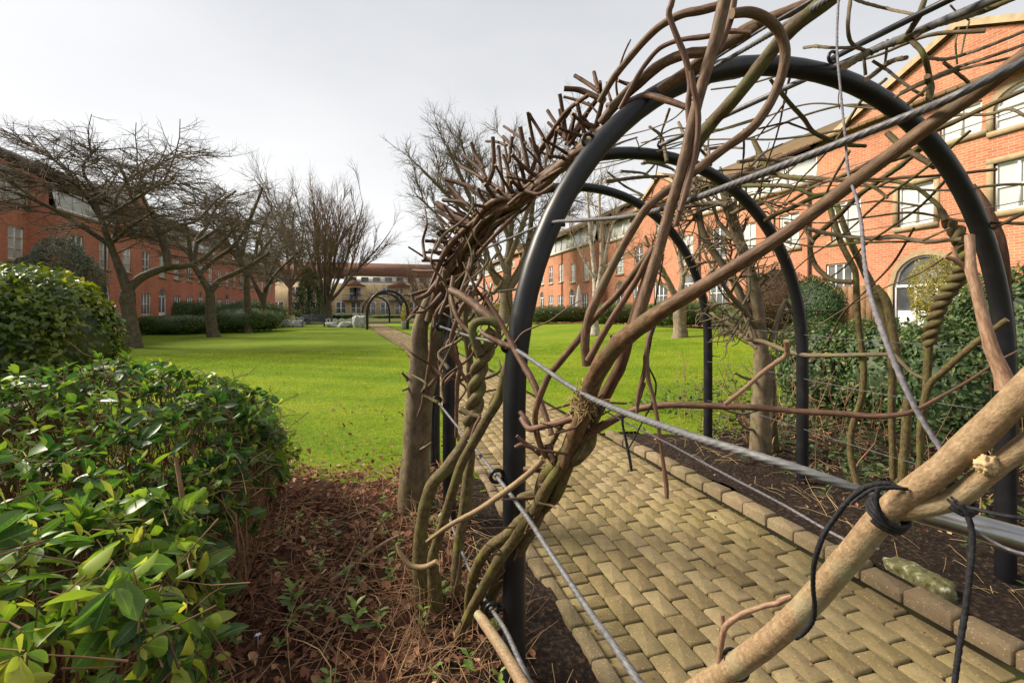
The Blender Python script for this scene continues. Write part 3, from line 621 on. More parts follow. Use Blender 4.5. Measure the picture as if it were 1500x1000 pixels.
def pxl(Y,*pts,dY=0.):
    n=len(pts); return np.array([np.append(P(x,y,Y+dY*i/(n-1)),w/2.3/F*Y/(1+.42*((x-750)/F)**2)) for i,(x,y,w) in enumerate(pts)])
rg='bare trees along the left lawn'
Y=17.; h=(0,0,.15)
flat_lv=lambda k,r:[(12,.22,1.75*k,(.5,1.25),(0,0,.06),.25,.13,.030*r,5,.4,.30),(9,.15,.90*k,(.5,1.25),(0,0,.05),.25,.17,.015*r,4,.4,.30),(5,.12,.45*k,(.4,1.1),(0,0,.2),.3,.2,.0078*r,4,.5,.6)]
flat_lv2=lambda k,r:[(8,.22,1.7*k,(.5,1.25),(0,0,.08),.25,.13,.028*r,5,.4,.35),(8,.15,.9*k,(.5,1.25),(0,0,.06),.25,.17,.014*r,4,.4,.4),(5,.12,.45*k,(.4,1.1),(0,0,.2),.3,.2,.0078*r,4,.5,.6)]
lim=[pxl(Y,(187,425,20),(172,385,15),(160,355,12),(148,320,10),(134,285,8),(122,272,4),dY=-.5),pxl(Y,(165,362,10),(125,335,9),(75,305,8),(25,283,7),(-40,265,4),dY=-1.2),
 pxl(Y,(187,425,18),(210,405,16),(245,392,14),(270,390,11),(290,384,9),(325,355,6),(350,325,4),dY=.8),pxl(Y,(246,392,14),(243,368,14),(234,342,12),(215,318,11),(195,292,9),(184,262,7),(172,238,4),dY=.3),
 pxl(Y,(234,342,9),(262,330,7),(290,322,6),(320,290,4),dY=1.5),pxl(Y,(165,355,9),(172,325,8),(170,290,7),(200,255,5),(240,240,3.5),dY=1.6),pxl(Y,(150,322,8),(185,300,7),(225,275,5),(255,262,4),dY=-2.2),
 pxl(Y,(165,355,8),(195,330,6),(225,310,5),dY=-1.5),pxl(Y,(134,285,7),(80,235,5),(40,200,3),dY=1.5),pxl(Y,(148,320,8),(110,270,6),(60,252,4),(10,240,3),dY=-2.5),pxl(Y,(195,292,8),(215,252,6),(265,225,4),dY=2.2),pxl(Y,(150,300,7),(122,250,5),(140,218,3.5),dY=-1.8)]
tree('flat_topped_tree','largest flat topped bare tree with forked trunk, leftmost on the lawn',lim,pxl(Y,(196,512,27),(192,480,25),(188,450,25),(187,425,23)),flat_lv(1.,1.),M['treebark'],M['twig'],rg)
Y=23.5
lim=[pxl(Y,(306,425,13),(294,405,11),(282,385,9),(276,350,7),(270,320,5),dY=-.5),pxl(Y,(308,428,13),(322,410,10),(345,400,9),(372,385,7),(395,370,5),dY=1.),pxl(Y,(292,402,10),(312,382,8),(340,362,7),(362,330,6),(385,275,4),dY=-.6),pxl(Y,(284,388,9),(289,350,8),(303,330,6),(300,290,5),dY=1.4),pxl(Y,(289,355,7),(320,335,6),(350,320,4),dY=-1.6),pxl(Y,(284,380,7),(255,350,6),(235,330,4),dY=.8),pxl(Y,(303,330,6),(320,300,5),(345,280,4),dY=-1.5),pxl(Y,(300,330,6),(280,300,5),(260,290,4),dY=2.)]
tree('flat_topped_tree','bare lawn tree with low curved limbs and mossy fork, second in the left row',lim,pxl(Y,(313,495,17),(310,470,16),(308,445,16),(307,425,15)),flat_lv2(1.1,1.1),M['treebark'],M['twig'],rg)
Y=28.
lim=[pxl(Y,(361,405,11),(352,380,9),(345,350,7),(335,320,5)),pxl(Y,(362,405,11),(372,385,8),(390,360,6),(405,340,4),dY=1.),pxl(Y,(360,395,8),(340,370,6),(325,350,4),dY=-1.),pxl(Y,(352,380,8),(362,340,6),(370,305,4),dY=1.5),pxl(Y,(372,385,7),(380,345,5),(395,310,4),dY=-1.5)]
tree('flat_topped_tree','straight trunked bare lawn tree, third in the left row',lim,pxl(Y,(364,488,12),(363,460,12),(361,430,11),(361,403,11)),flat_lv2(1.2,1.2),M['treebark'],M['twig'],rg)
Y=33.
lim=[pxl(Y,(385,440,9),(375,420,7),(365,400,6),(350,385,4)),pxl(Y,(386,440,9),(392,415,7),(400,390,6),(415,360,4),dY=1.),pxl(Y,(388,425,7),(405,400,5),(430,375,4),dY=-1.),pxl(Y,(392,412,6),(385,375,5),(380,340,4),dY=1.)]
tree('flat_topped_tree','slim leaning bare lawn tree, fourth in the left row beside the hedge end',lim,pxl(Y,(396,486,9),(391,465,9),(387,450,8),(385,438,8)),flat_lv2(1.2,1.3),M['treebark'],M['twig'],rg)
Y=38.
lim=[pxl(Y,(425,422,6),(412,395,5),(398,360,4),(390,325,3)),pxl(Y,(425,422,6),(432,390,5),(428,350,4),(430,310,3),dY=1),pxl(Y,(425,420,6),(445,395,4),(460,370,3),dY=-1),pxl(Y,(425,422,5),(408,405,4),(385,395,3),dY=1),pxl(Y,(426,418,5),(420,370,4),(412,320,3),dY=-1),pxl(Y,(425,418,5),(440,370,4),(445,330,3),dY=1.5)]
tree('twiggy_tree','slender pinkish trunk with dense olive twigs beside the dark conifer',lim,pxl(Y,(424,484,7),(425,450,7),(425,420,6)),[(12,.15,2.2,(.4,1.1),(0,0,.1),.3,.12,.03,5,.4),(9,.15,1.2,(.4,1.2),(0,0,.05),.3,.2,.018,4,.4),(6,.1,.6,(.4,1.1),(0,0,.1),.3,.2,.011,4,.5)],bark('pinkish_bark',(.16,.10,.07),(.27,.18,.13),su=4,sv=4),M['twig_olive'])
t=thing('tree_guard','yellow wrap around the foot of the slender pinkish trunk','tree guard',tuple(P(424,483,38.)))
w=MB(); b0=P(424,484,38.)[:3]; n=16
for k in range(n):
    a=k/n*2*PI; a2=(k+1)/n*2*PI; r=.30+.05*(k%2); r2=.30+.05*((k+1)%2)
    w.add([(b0[0]+r*math.cos(a),b0[1]+r*math.sin(a),0),(b0[0]+r2*math.cos(a2),b0[1]+r2*math.sin(a2),0),(b0[0]+r2*1.15*math.cos(a2),b0[1]+r2*1.15*math.sin(a2),.75+.1*(k%3)),(b0[0]+r*1.15*math.cos(a),b0[1]+r*1.15*math.sin(a),.75+.1*((k+2)%3))],Q=[(0,1,2,3)])
w.build('wrap',simple('yellow_plastic',[(.3,(.45,.34,.02)),(.7,(.62,.50,.06))],6,.5,.4),t)
def radial(base,n,tilt,L,r,curve,zs,npt=7,seed=1):
    g=np.random.default_rng(seed); out=[]
    for i in range(n):
        a=2*PI*i/n+g.uniform(-.4,.4); tl=g.uniform(*tilt); d=np.array([math.cos(a)*math.sin(tl),math.sin(a)*math.sin(tl),math.cos(tl)]); p=np.array(base)+[0,0,g.uniform(*zs)]; ll=L*g.uniform(.75,1.1); rr=r*g.uniform(.6,1.1); pts=[np.append(p,rr)]
        for k in range(1,npt):
            d=d+np.array([0,0,curve])+g.normal(size=3)*.05; d/=np.linalg.norm(d); p=p+d*ll/(npt-1); pts.append(np.append(p,rr*(1-.8*k/(npt-1))))
        out.append(np.array(pts))
    return out
b=P(477,468,52.); b[2]=0
tree('fan_tree','tall bare fan shaped tree with many upright stems behind the white sacks',radial(b,17,(.12,.85),12.5,.20,.09,(.8,2.4),seed=3),[np.append(b,.55),np.append(b+[0,0,1.4],.5),np.append(b+[.05,0,2.8],.42)],[(12,.2,3.6,(.2,.55),(0,0,.2),.35,.06,.05,5,.4),(8,.2,1.7,(.2,.6),(0,0,.2),.3,.1,.028,4,.4),(4,.2,.8,(.2,.6),(0,0,.2),.2,.1,.016,3,.5)],M['treebark'],M['twig_brown'])
b=P(741,472,37.); b[2]=.2
lim=[pxl(37.,(741,425,17),(722,400,12),(712,370,10),(700,320,8),(680,270,6),(655,215,4),dY=-2),pxl(37.,(741,425,16),(745,380,12),(748,330,10),(745,280,7),(743,235,5),(737,200,3),dY=1.),pxl(37.,(744,425,15),(762,395,11),(775,350,9),(782,290,7),(798,245,5),(803,215,3),dY=2),pxl(37.,(722,400,9),(690,365,7),(655,330,5),(615,290,3.5),dY=1.5),pxl(37.,(745,385,9),(765,330,7),(790,270,5),(830,230,3),dY=-3),pxl(37.,(742,400,9),(720,340,7),(715,285,6),(702,225,4),dY=4),pxl(37.,(700,320,6),(660,290,5),(620,250,3.5),dY=-3),pxl(37.,(745,350,8),(725,290,6),(690,245,4),(674,205,3),dY=-1),pxl(37.,(775,350,7),(810,310,6),(850,280,4),dY=1)]
tree('spreading_tree','large bare grey spreading tree seen behind the vine bundle on the right lawn',lim,[np.append(b,.50),np.append(P(741,450,37.),.42),np.append(P(741,423,37.),.40)],[(12,.2,3.0,(.4,1.0),(0,0,.10),.3,.10,.055,6,.35),(10,.2,1.6,(.3,.9),(0,0,.15),.3,.14,.027,5,.35),(7,.15,.85,(.3,.9),(0,0,.12),.3,.16,.017,4,.45)],M['trunkgrey'],bark('grey_twigs',(.12,.10,.065),(.22,.185,.125)))
# birch: white stems
b=P(872,486,19.5); b[2]=lift(b[0],b[1]); Y=19.5
lim=[pxl(Y,(872,440,10),(871,400,8),(866,350,7),(862,310,5),(860,275,3),dY=.6),pxl(Y,(873,440,9),(880,395,7),(881,350,6),(878,300,5),(880,262,3),dY=-.4),pxl(Y,(875,420,7),(884,385,6),(893,345,5),(905,305,3),dY=.3),pxl(Y,(872,410,5),(850,370,3),(835,340,2)),pxl(Y,(880,395,5),(900,380,3),(915,355,2),dY=-1)]
tree('birch_tree','white stemmed birch between the large grey spreading tree and the small multi stemmed tree',lim,[np.append(b,.15),np.append(P(871,460,Y),.12),np.append(P(872,440,Y),.11)],[(8,.3,1.3,(.25,.6),(0,0,.15),.25,.08,.02,5,.3),(6,.2,.7,(.3,.8),(0,0,-.05),.3,.12,.010,4,.4),(3,.2,.35,(.3,.8),(0,0,-.1),.3,.12,.006,3,.5)],M['birch'],M['twig_pale'])
b=P(996,498,15.7); b[2]=lift(b[0],b[1])-.03; Y=15.7
lim=[pxl(Y,(996,448,15),(985,425,11),(970,395,8),(955,370,6),(945,345,4),dY=-.5),pxl(Y,(998,447,14),(1012,430,11),(1030,412,8),(1050,390,6),dY=.6),pxl(Y,(995,440,12),(1000,405,9),(995,370,7),(1003,335,4),dY=.9),pxl(Y,(985,425,8),(975,420,7),(950,405,5),(930,395,3),dY=.8),pxl(Y,(1000,405,7),(1020,375,5),(1035,350,4),dY=-.8)]
tree('small_tree','small pruned tree with pale stout trunk and open forks on the right lawn',lim,[np.append(b,.20),np.append(P(996,475,Y),.18),np.append(P(996,447,Y),.19)],[(6,.3,1.,(.4,1.),(0,0,.15),.25,.1,.03,5,.35),(5,.2,.6,(.4,1.),(0,0,.15),.3,.15,.014,4,.4),(4,.2,.3,(.4,1.),(0,0,.1),.3,.15,.008,3,.5)],bark('pale_tree_bark',(.19,.14,.09),(.36,.28,.19),su=5,sv=5),M['twig_brown'])
# distant bare scrub by the far arch
b=P(625,470,62.); b[2]=0
tree('bare_bush','pale brown bare thicket to the right of the far arch',radial(b,14,(.2,1.0),6.5,.07,.07,(0,.4),seed=9),[np.append(b,.12),np.append(b+[0,0,.5],.1)],[(12,.15,2.4,(.3,.8),(0,0,.1),.3,.12,.03,5,.4),(9,.15,1.2,(.3,.9),(0,0,.1),.3,.15,.02,4,.4)],M['twig_brown'],M['twig_brown'])
b=P(100,420,20.); b[2]=0
tree('bare_bush','thin brown leafless shrub in front of the left terrace corner',radial(b,12,(.1,.6),3.2,.03,.08,(0,.3),seed=5),[np.append(b,.06),np.append(b+[0,0,.4],.05)],[(8,.2,1.2,(.3,.8),(0,0,.2),.3,.12,.014,4,.4),(6,.2,.6,(.3,.9),(0,0,.2),.3,.15,.008,3,.4)],M['twig_brown'],M['twig_brown'])
# ------------------------------------------------------------------ hedges and bushes
def bush(name,label,c,size,n,ls,mat,pw=.75,lump=.10,group=None,cat_='bush',core=True,seed=None,leaf=None,up=.25,low=-.95):
    g=np.random.default_rng(seed if seed is not None else int(abs(c[0]*97+c[1]*31))); c=np.array(c,float); size=np.array(size,float)
    t=thing(name,label,cat_,(c[0],c[1],max(0,c[2]-size[2])),group)
    d=unit(g.normal(size=(n,3))); d[:,2]=np.where(d[:,2]<low,-d[:,2],d[:,2])
    e=np.sign(d)*np.abs(d)**pw; e/=np.maximum(1e-6,(np.abs(e)**(2/pw*.5+.5)).sum(1)**(1/(2/pw*.5+.5)))[:,None]
    sm=size.mean(); lm=1+lump*vnoise(e*size/sm,2.6,1)+lump*.7*vnoise(e*size/sm,6.5,2)
    p=c+e*size*(lm*(1-.22*g.random(n)**1.8))[:,None]
    nrm=unit(e/size*sm+g.normal(size=(n,3))*.55+[0,0,up]); ax=unit(g.normal(size=(n,3))+[0,0,.3]+.5*nrm); ax=unit(ax-nrm*(ax*nrm).sum(1)[:,None]*.8)
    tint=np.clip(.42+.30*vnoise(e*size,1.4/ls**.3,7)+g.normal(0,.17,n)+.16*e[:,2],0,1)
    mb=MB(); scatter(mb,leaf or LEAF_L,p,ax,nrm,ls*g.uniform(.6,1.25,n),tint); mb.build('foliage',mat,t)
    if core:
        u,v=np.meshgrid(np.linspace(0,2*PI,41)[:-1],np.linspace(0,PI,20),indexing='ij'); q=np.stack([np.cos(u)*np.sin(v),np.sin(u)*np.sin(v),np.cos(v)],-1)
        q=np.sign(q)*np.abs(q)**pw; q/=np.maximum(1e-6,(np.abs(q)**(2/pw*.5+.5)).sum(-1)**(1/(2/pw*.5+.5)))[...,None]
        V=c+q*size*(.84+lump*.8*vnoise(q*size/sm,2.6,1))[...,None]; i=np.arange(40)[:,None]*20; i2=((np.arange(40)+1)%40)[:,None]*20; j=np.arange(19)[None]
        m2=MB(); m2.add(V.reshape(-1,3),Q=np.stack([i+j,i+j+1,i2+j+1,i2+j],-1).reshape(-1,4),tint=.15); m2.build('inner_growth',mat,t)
    return t
def bpx(name,label,x0,x1,yt,Y,dy,n,ls,mat,z0=None,**k):
    a,b=P(x0,452,Y),P(x1,452,Y); cx=(a+b)/2; w=np.linalg.norm((b-a)[:2])/2; zt=H-(yt-YH)/F*Y; g0=lift(cx[0],cx[1]) if z0 is None else z0
    return bush(name,label,(cx[0],cx[1],(zt+g0)/2),(w,dy,(zt-g0)/2+.05),n,ls,mat,**k)
hg='clipped hedges beyond the left lawn'
bpx('hedge','low clipped hedge between the trunks of the first two left lawn trees',205,312,462,27.,1.6,9000,.10,M['hedge'],pw=.5,group=hg,cat_='hedge')
bpx('hedge','clipped hedge mound behind the second and third left lawn trees',300,412,452,29.,1.8,10000,.10,M['hedge'],pw=.6,group=hg,cat_='hedge')
bpx('hedge','taller hedge row directly under the left terrace windows',165,330,440,36.,1.5,9000,.13,M['hedge'],pw=.55,group=hg,cat_='hedge')
bpx('hedge','taller rounded hedge rising behind the third and fourth left lawn trees',318,415,440,36.,2.,9000,.13,M['hedge'],pw=.7,group=hg,cat_='hedge')
bpx('hedge','dark hedge filling the gap left of the dark conifer',405,440,452,44.,1.5,3500,.14,M['hedge'],pw=.7,cat_='hedge')
bpx('hedge','distant straight hedge in front of the buff building left of the far arch',478,536,459,66.,1.2,4500,.16,M['hedge'],pw=.5,cat_='hedge')
bpx('hedge','distant straight hedge in front of the buff building seen through the far arch',538,640,461,72.,1.2,5000,.16,M['hedge'],pw=.5,cat_='hedge')
c=P(452,470,47.); 
t=thing('conifer','dark green conical conifer between the olive twiggy tree and the fan tree','tree',(c[0],c[1],0)); n=16000; g=np.random.default_rng(4)
hh=g.random(n)**.8; a=g.uniform(0,2*PI,n); rad=1.65*(1-hh)**.62*(.75+.3*g.random(n))*(1+.18*np.sin(a*5+hh*9)); z=.1+5.3*hh
p=np.stack([c[0]+rad*np.cos(a),c[1]+rad*np.sin(a),z],-1); nr=unit(np.stack([np.cos(a),np.sin(a),np.full(n,.4)],-1)+g.normal(size=(n,3))*.5); ax=unit(np.stack([np.cos(a)*.5,np.sin(a)*.5,np.ones(n)],-1)+g.normal(size=(n,3))*.35)
mb=MB(); scatter(mb,LEAF_L,p,ax,nr,np.stack([.12*g.uniform(.7,1.2,n)]*3,1),np.clip(.35+.35*np.sin(a*5+hh*9)*.6+g.normal(0,.2,n)+.25*(hh<.3),0,1)); mb.build('crown',M['conifer'],t)
mb=MB(); tube(mb,[(c[0],c[1],0,.18),(c[0],c[1],2.5,.12),(c[0],c[1],4.8,.03)],8); mb.build('trunk',M['treebark'],t)
rh='hedge along the right terrace'
bpx('hedge','dark hedge at the foot of the large grey spreading tree',690,768,449,41.,1.8,6000,.14,M['hedgewarm'],pw=.6,cat_='hedge',group=rh)
bpx('hedge','hedge with a reddish end below the closed parasol',760,872,448,33.,1.6,9000,.11,M['hedgewarm'],pw=.55,cat_='hedge',group=rh)
bpx('hedge','hedge behind the white birch stems',855,962,444,27.,1.5,9000,.10,M['hedgewarm'],pw=.55,cat_='hedge',group=rh)
bpx('hedge','hedge behind the small pruned tree on the right lawn',945,1062,440,22.,1.5,11000,.085,M['hedge'],pw=.55,cat_='hedge',group=rh)
bpx('hedge','hedge seen between the second and third hoop legs on the right',1050,1165,446,17.5,1.3,11000,.07,M['hedgewarm'],pw=.55,cat_='hedge',group=rh)
bpx('bush','round brown twiggy bush below the orange terrace corner',1092,1188,388,15.,1.2,9000,.05,leafmat('brown_twig_leaf',[(0,(.05,.03,.018)),(1,(.14,.085,.045))],.8,.2,.1,vein=False),pw=.95,seed=6)
bpx('bush','rounded dark green bush beside the brown twiggy bush',1165,1228,405,13.2,.9,9000,.055,M['conifer'],pw=.95,seed=8)
bpx('bush','small dark rounded shrub in a gap of the distant right terrace front',728,745,432,44.,.8,1500,.12,M['conifer'],pw=.9)
bpx('bush','bright yellow green low shrub left of the grey spreading tree',715,742,444,39.5,.8,2500,.11,M['yellow'],pw=.9)
# the laurel at the left edge and the grey shrub behind it
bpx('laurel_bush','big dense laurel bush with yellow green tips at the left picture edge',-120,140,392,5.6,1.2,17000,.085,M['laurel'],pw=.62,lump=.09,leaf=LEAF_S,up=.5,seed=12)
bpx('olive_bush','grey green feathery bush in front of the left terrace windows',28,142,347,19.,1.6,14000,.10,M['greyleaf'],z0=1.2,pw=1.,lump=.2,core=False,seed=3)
# planting right of the arches
ug='evergreen planting right of the arches'
bpx('evergreen_shrub','low variegated evergreen shrub behind the right leg of the second hoop',1150,1270,474,6.1,.7,6500,.058,M['rhodo'],pw=.75,lump=.15,group=ug,leaf=LEAF_S,up=.6,seed=21)
bpx('evergreen_shrub','mid height evergreen shrub behind the bare olive climber stems',1245,1370,472,5.4,.7,7000,.058,M['rhodo'],pw=.75,lump=.16,group=ug,leaf=LEAF_S,up=.6,seed=22)
bpx('evergreen_shrub','tallest dark evergreen shrub behind the right leg of the nearest hoop',1440,1600,400,5.2,.9,12000,.062,M['rhodo'],pw=.75,lump=.18,group=ug,leaf=LEAF_S,up=.5,seed=23)
bpx('evergreen_shrub','straggly evergreen shrub between the olive climber stems and the hoop leg',1335,1440,470,4.7,.5,4500,.055,M['rhodo'],pw=.8,lump=.2,group=ug,leaf=LEAF_S,up=.5,seed=24)
bpx('wall_shrub','yellow green shrub growing against the arched garden door',1332,1428,378,9.2,.5,6200,.05,M['yellow'],z0=1.0,pw=.9,lump=.25,core=False,seed=25)
bpx('evergreen_shrub','dark shrub in shade at the far right behind the twisted climber',1440,1620,430,7.5,1.2,7000,.08,M['rhodo'],pw=.8,lump=.2,group=ug,leaf=LEAF_S,up=.4,seed=26)
g=np.random.default_rng(31); n=5200; x=g.uniform(3.35,7.5,n); y=g.uniform(1.4,6.4,n); k=(x>3.5+.25*np.sin(y*4)); x,y=x[k],y[k]; n=len(x)
z=lift(x,y)+.04+.32*g.random(n)*np.clip((x-3.3)/1.2,.15,1)
mb=MB(); scatter(mb,LEAF_S,np.stack([x,y,z],-1),unit(g.normal(size=(n,3))*[1,1,.4]),unit(g.normal(size=(n,3))*.5+[0,0,1]),.07*g.uniform(.6,1.2,n),np.clip(g.normal(.5,.22,n),0,1))
tag(mb.build('ground_cover',M['rhodo']),'low leafy ground cover under the shrubs right of the arches','ground cover',kind='stuff')
# ------------------------------------------------------------------ the near leafy hedge on the left
g=np.random.default_rng(77)
xr=lambda y:-.37-.075*y-.06*np.exp(-((y-1.9)/.4)**2)+.05*np.sin(y*5)+.03*np.sin(y*11)
def ztop(x,y):
    p=np.stack([x,y],-1); e=np.clip((xr(y)-x)/.45,0,1); f=np.clip((4.1-y)/.5,0,1); n0=np.clip((y-.1)/.5,0,1)
    return (.94+.09*vnoise(p,2.6,41)+.06*vnoise(p,6.,42)+.16*np.exp(-((y-3.1)/.55)**2-((x+1.35)/.8)**2)-.13*np.exp(-((y-2.0)/.35)**2)-.05*(y>2)-.05*np.clip(1.1-y,0,1))*(.50+.50*np.sqrt(np.clip(1-(1-e)**2,0,1)))*(.45+.55*np.sqrt(f))*(.86+.14*n0)
nsh=6200; y=.22+3.85*g.random(nsh)**1.15; x=xr(y)-g.random(nsh)**1.3*np.minimum(3.4,.55+1.35*y); z=ztop(x,y)-np.where(y<1.75,.30,.13)*g.random(nsh)**1.6+.05*g.random(nsh)**6
e=np.clip((xr(y)-x)/.45,0,1)
nrm=np.stack([.9*(1-e),.0*e-.25*(y<.8)+.5*(y>3.7),.55+.6*e],-1)
side=1150; ys=.35+3.6*g.random(side); zs=ztop(xr(ys)-.2,ys)*(.50+.50*g.random(side)**.6); xs=xr(ys)-.02-.22*g.random(side)-.10*(1-zs)
x=np.append(x,xs);y=np.append(y,ys);z=np.append(z,zs); nrm=np.vstack([nrm,np.column_stack([np.ones(side),np.zeros(side)-.1,np.full(side,.45)])])
Xc=x*c_-y*s_; Yc=x*s_+y*c_; vis=(g.random(len(Yc))<np.where(y<1.75,.27,.66)*np.where(np.arange(len(Yc))>=nsh,.62,1.))&(Yc>.20)&(np.abs(Xc)<1.7*np.maximum(Yc,.3)+.6); x,y,z,nrm=x[vis],y[vis],z[vis],nrm[vis]
m=len(x); nrm=unit(nrm+g.normal(size=(m,3))*.45); pos=np.stack([x,y,z],-1)
pp=[];aa=[];nn=[];ss=[];tt=[]
vig=np.clip(.5+.32*vnoise(pos[:,:2],3.,51)+g.normal(0,.16,m),0,1)
for k in range(7):
    keep=g.random(m)<(.80 if k<5 else .45); az=g.uniform(0,2*PI)+k*2.4+g.uniform(-.5,.5,m); el=g.uniform(.05,.75,m) if k else g.uniform(.9,1.4,m)
    ref=np.cross(nrm,[.3,.8,.2]); ref=unit(ref); r2=np.cross(nrm,ref)
    rad=ref*np.cos(az)[:,None]+r2*np.sin(az)[:,None]; ax=unit(rad*np.cos(el)[:,None]+nrm*np.sin(el)[:,None]); nr=unit(nrm*np.cos(el)[:,None]-rad*np.sin(el)[:,None]+g.normal(size=(m,3))*.42)
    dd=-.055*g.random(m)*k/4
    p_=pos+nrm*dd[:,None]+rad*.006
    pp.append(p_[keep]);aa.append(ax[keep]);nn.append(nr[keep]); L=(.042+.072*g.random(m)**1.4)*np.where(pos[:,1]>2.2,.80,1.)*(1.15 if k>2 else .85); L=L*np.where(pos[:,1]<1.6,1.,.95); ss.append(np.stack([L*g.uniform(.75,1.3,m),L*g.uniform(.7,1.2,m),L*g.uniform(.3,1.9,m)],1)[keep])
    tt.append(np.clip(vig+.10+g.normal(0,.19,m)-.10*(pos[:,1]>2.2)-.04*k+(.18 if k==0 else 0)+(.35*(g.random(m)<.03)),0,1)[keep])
pp=np.vstack(pp);aa=np.vstack(aa);nn=np.vstack(nn);ss=np.vstack(ss);tt=np.concatenate(tt)
root=thing('leafy_hedge','near leafy green hedge with long glossy leaves filling the lower left corner','hedge',(-1.2,1.5,0))
dn=np.linalg.norm(pp-np.array([0,0,H]),axis=1)>.36
mb=MB(); near=(pp[:,1]<1.9)&dn; scatter(mb,LEAF,pp[near],aa[near],nn[near],ss[near],tt[near]); mb.build('foliage',M['leaf'],root)
mb=MB(); near=(pp[:,1]>=1.9); scatter(mb,LEAF_S,pp[near],aa[near],nn[near],ss[near],tt[near]); mb.build('foliage',M['leaf'],root)
st=[]
for q in range(1150):
    i=g.integers(m); e1=pos[i]; b0=np.array([e1[0]+g.normal(0,.22),e1[1]+g.normal(0,.22),0.]); b0[0]=min(b0[0],xr(b0[1])-.12); md=(b0+e1)/2+g.normal(size=3)*[.07,.07,.03]; r=g.uniform(.0018,.0050)
    md2=(md+e1)/2+g.normal(size=3)*.03; st.append(np.column_stack([np.array([b0,(b0+md)/2+g.normal(size=3)*.03,md,md2,e1]),[r*1.6,r*1.4,r,r*.8,r*.6]]))
for q in range(2600):
    i=g.integers(m); d=unit(g.normal(size=3)*[1,1,.6]+[0,0,-.5])*g.uniform(.06,.22); st.append(np.column_stack([np.array([pos[i],pos[i]+d*.5+g.normal(size=3)*.01,pos[i]+d]),[.0012,.0017,.0024]]))
mb=MB(); tubes(mb,st,5); mb.build('stems',M['stem'],root)
for (px,py,r,h) in ((232,955,.020,.5),(300,760,.016,.6),(285,870,.013,.55),(150,900,.016,.5)):
    b0=G(px,py+160); b0[0]=min(b0[0],xr(b0[1])-.05); mb=MB(); tube(mb,cat([(*b0,r*1.2),(b0[0]+.03,b0[1]+.04,h*.5,r),(b0[0]-.05,b0[1]+.1,h,r*.8),(b0[0]-.13,b0[1]+.2,h+.28,r*.5)],.03),9,.12,knots=.2); mb.build('stem',M['stem'],root)
# ------------------------------------------------------------------ grass, leaf litter, stalks
def grass(n,xf,yf,zf,hl,wl,keep):
    global rng
    x=xf(n); y=yf(n); k=keep(x,y); x,y=x[k],y[k]; n=len(x); p=np.stack([x,y,zf(x,y)],-1)
    ax=unit(rng.normal(size=(n,3))*.45+[0,0,1]); nr=unit(rng.normal(size=(n,3))*[1,1,.2]); d=np.hypot(x,y)
    hgt=hl*rng.uniform(.5,1.3,n); wd=np.maximum(wl,.00055*d)*rng.uniform(.7,1.3,n)
    tint=np.clip(.42+.42*vnoise(p[:,:2],.9,61)+.26*vnoise(p[:,:2],3.5,62)+.22*vnoise(p[:,:2],11.,63)+rng.normal(0,.24,n),0,1)
    mb=MB(); scatter(mb,BLADE,p,ax,nr,np.stack([wd,hgt,hgt],1),tint); return mb
def yb(n,a,b): return lambda m:a*(b/a)**rng.random(m)
mb=grass(190000,lambda n:rng.uniform(-9.5,.80,n),yb(0,4.0,17.),lambda x,y:np.minimum(ln(x,y),.03)-.004,.038,.0026,lambda x,y:(y>e_l(x)+rng.normal(0,.10,len(x)))&(x*c_-y*s_>-1.15*(x*s_+y*c_)-.5))
tag(mb.build('lawn_grass',M['grass']),'short bright green grass of the left lawn','grass',kind='stuff')
mb=grass(120000,lambda n:rng.uniform(2.62,9.,n),yb(0,4.2,17.),lambda x,y:lift(x,y)+ln(x,y)-.012,.038,.0026,lambda x,y:(y>e_r(x)+rng.normal(0,.12,len(x)))|((x>6.2)&(y>4.5)))
tag(mb.build('lawn_grass',M['grass']),'short bright green grass of the right lawn','grass',kind='stuff')
n=9000; x=rng.uniform(.9,2.45,n); y=yb(0,1.5,12.)(n); i=np.floor((x-1.046)/W1+.5); near=rng.random(n)<.72; x=np.where(near,1.046+i*W1+rng.normal(0,.003,n),x)
p2=np.stack([x,y],-1); k=near&(x>1.)&(x<2.4)&(vnoise(p2,1.3,71)+.04*y>.42+rng.normal(0,.2,n)); p=np.stack([x,y,np.full(n,-.010)],-1)[k]; n=len(p)
mb=MB(); scatter(mb,BLADE,p,unit(rng.normal(size=(n,3))*.7+[0,0,1]),unit(rng.normal(size=(n,3))*[1,1,.2]),np.stack([rng.uniform(.002,.005,n),rng.uniform(.006,.017,n),rng.uniform(.006,.017,n)],1),rng.uniform(0,.6,n))
tag(mb.build('moss',M['grass']),'moss and grass tufts in the joints of the block paving','moss',kind='stuff')
def litter(name,label,n,xf,yf,zf,sz,mat,keep,tp=DRY,flat=.45,dz=.03):
    x=xf(n); y=yf(n); k=keep(x,y); x,y=x[k],y[k]; n=len(x); p=np.stack([x,y,zf(x,y)+rng.uniform(.004,dz,n)],-1)
    mb=MB(); L=sz*rng.uniform(.5,1.3,n); scatter(mb,tp,p,unit(rng.normal(size=(n,3))*[1,1,.3]),unit(rng.normal(size=(n,3))*flat+[0,0,1]),np.stack([L*rng.uniform(.8,1.5,n),L,L*rng.uniform(.5,2.,n)],1),rng.random(n)**1.2)
    tag(mb.build(name,mat),label,name.replace('_',' '),kind='stuff')
litter('leaf_litter','reddish brown dead leaves covering the bed left of the nearest hoop',9000,lambda n:rng.uniform(-2.6,.62,n),lambda n:rng.uniform(.5,5.2,n),bedz,.041,M['dry'],lambda x,y:(y<e_l(x)+rng.normal(0,.16,len(x)))&(x<.50+rng.normal(0,.07,len(x))))
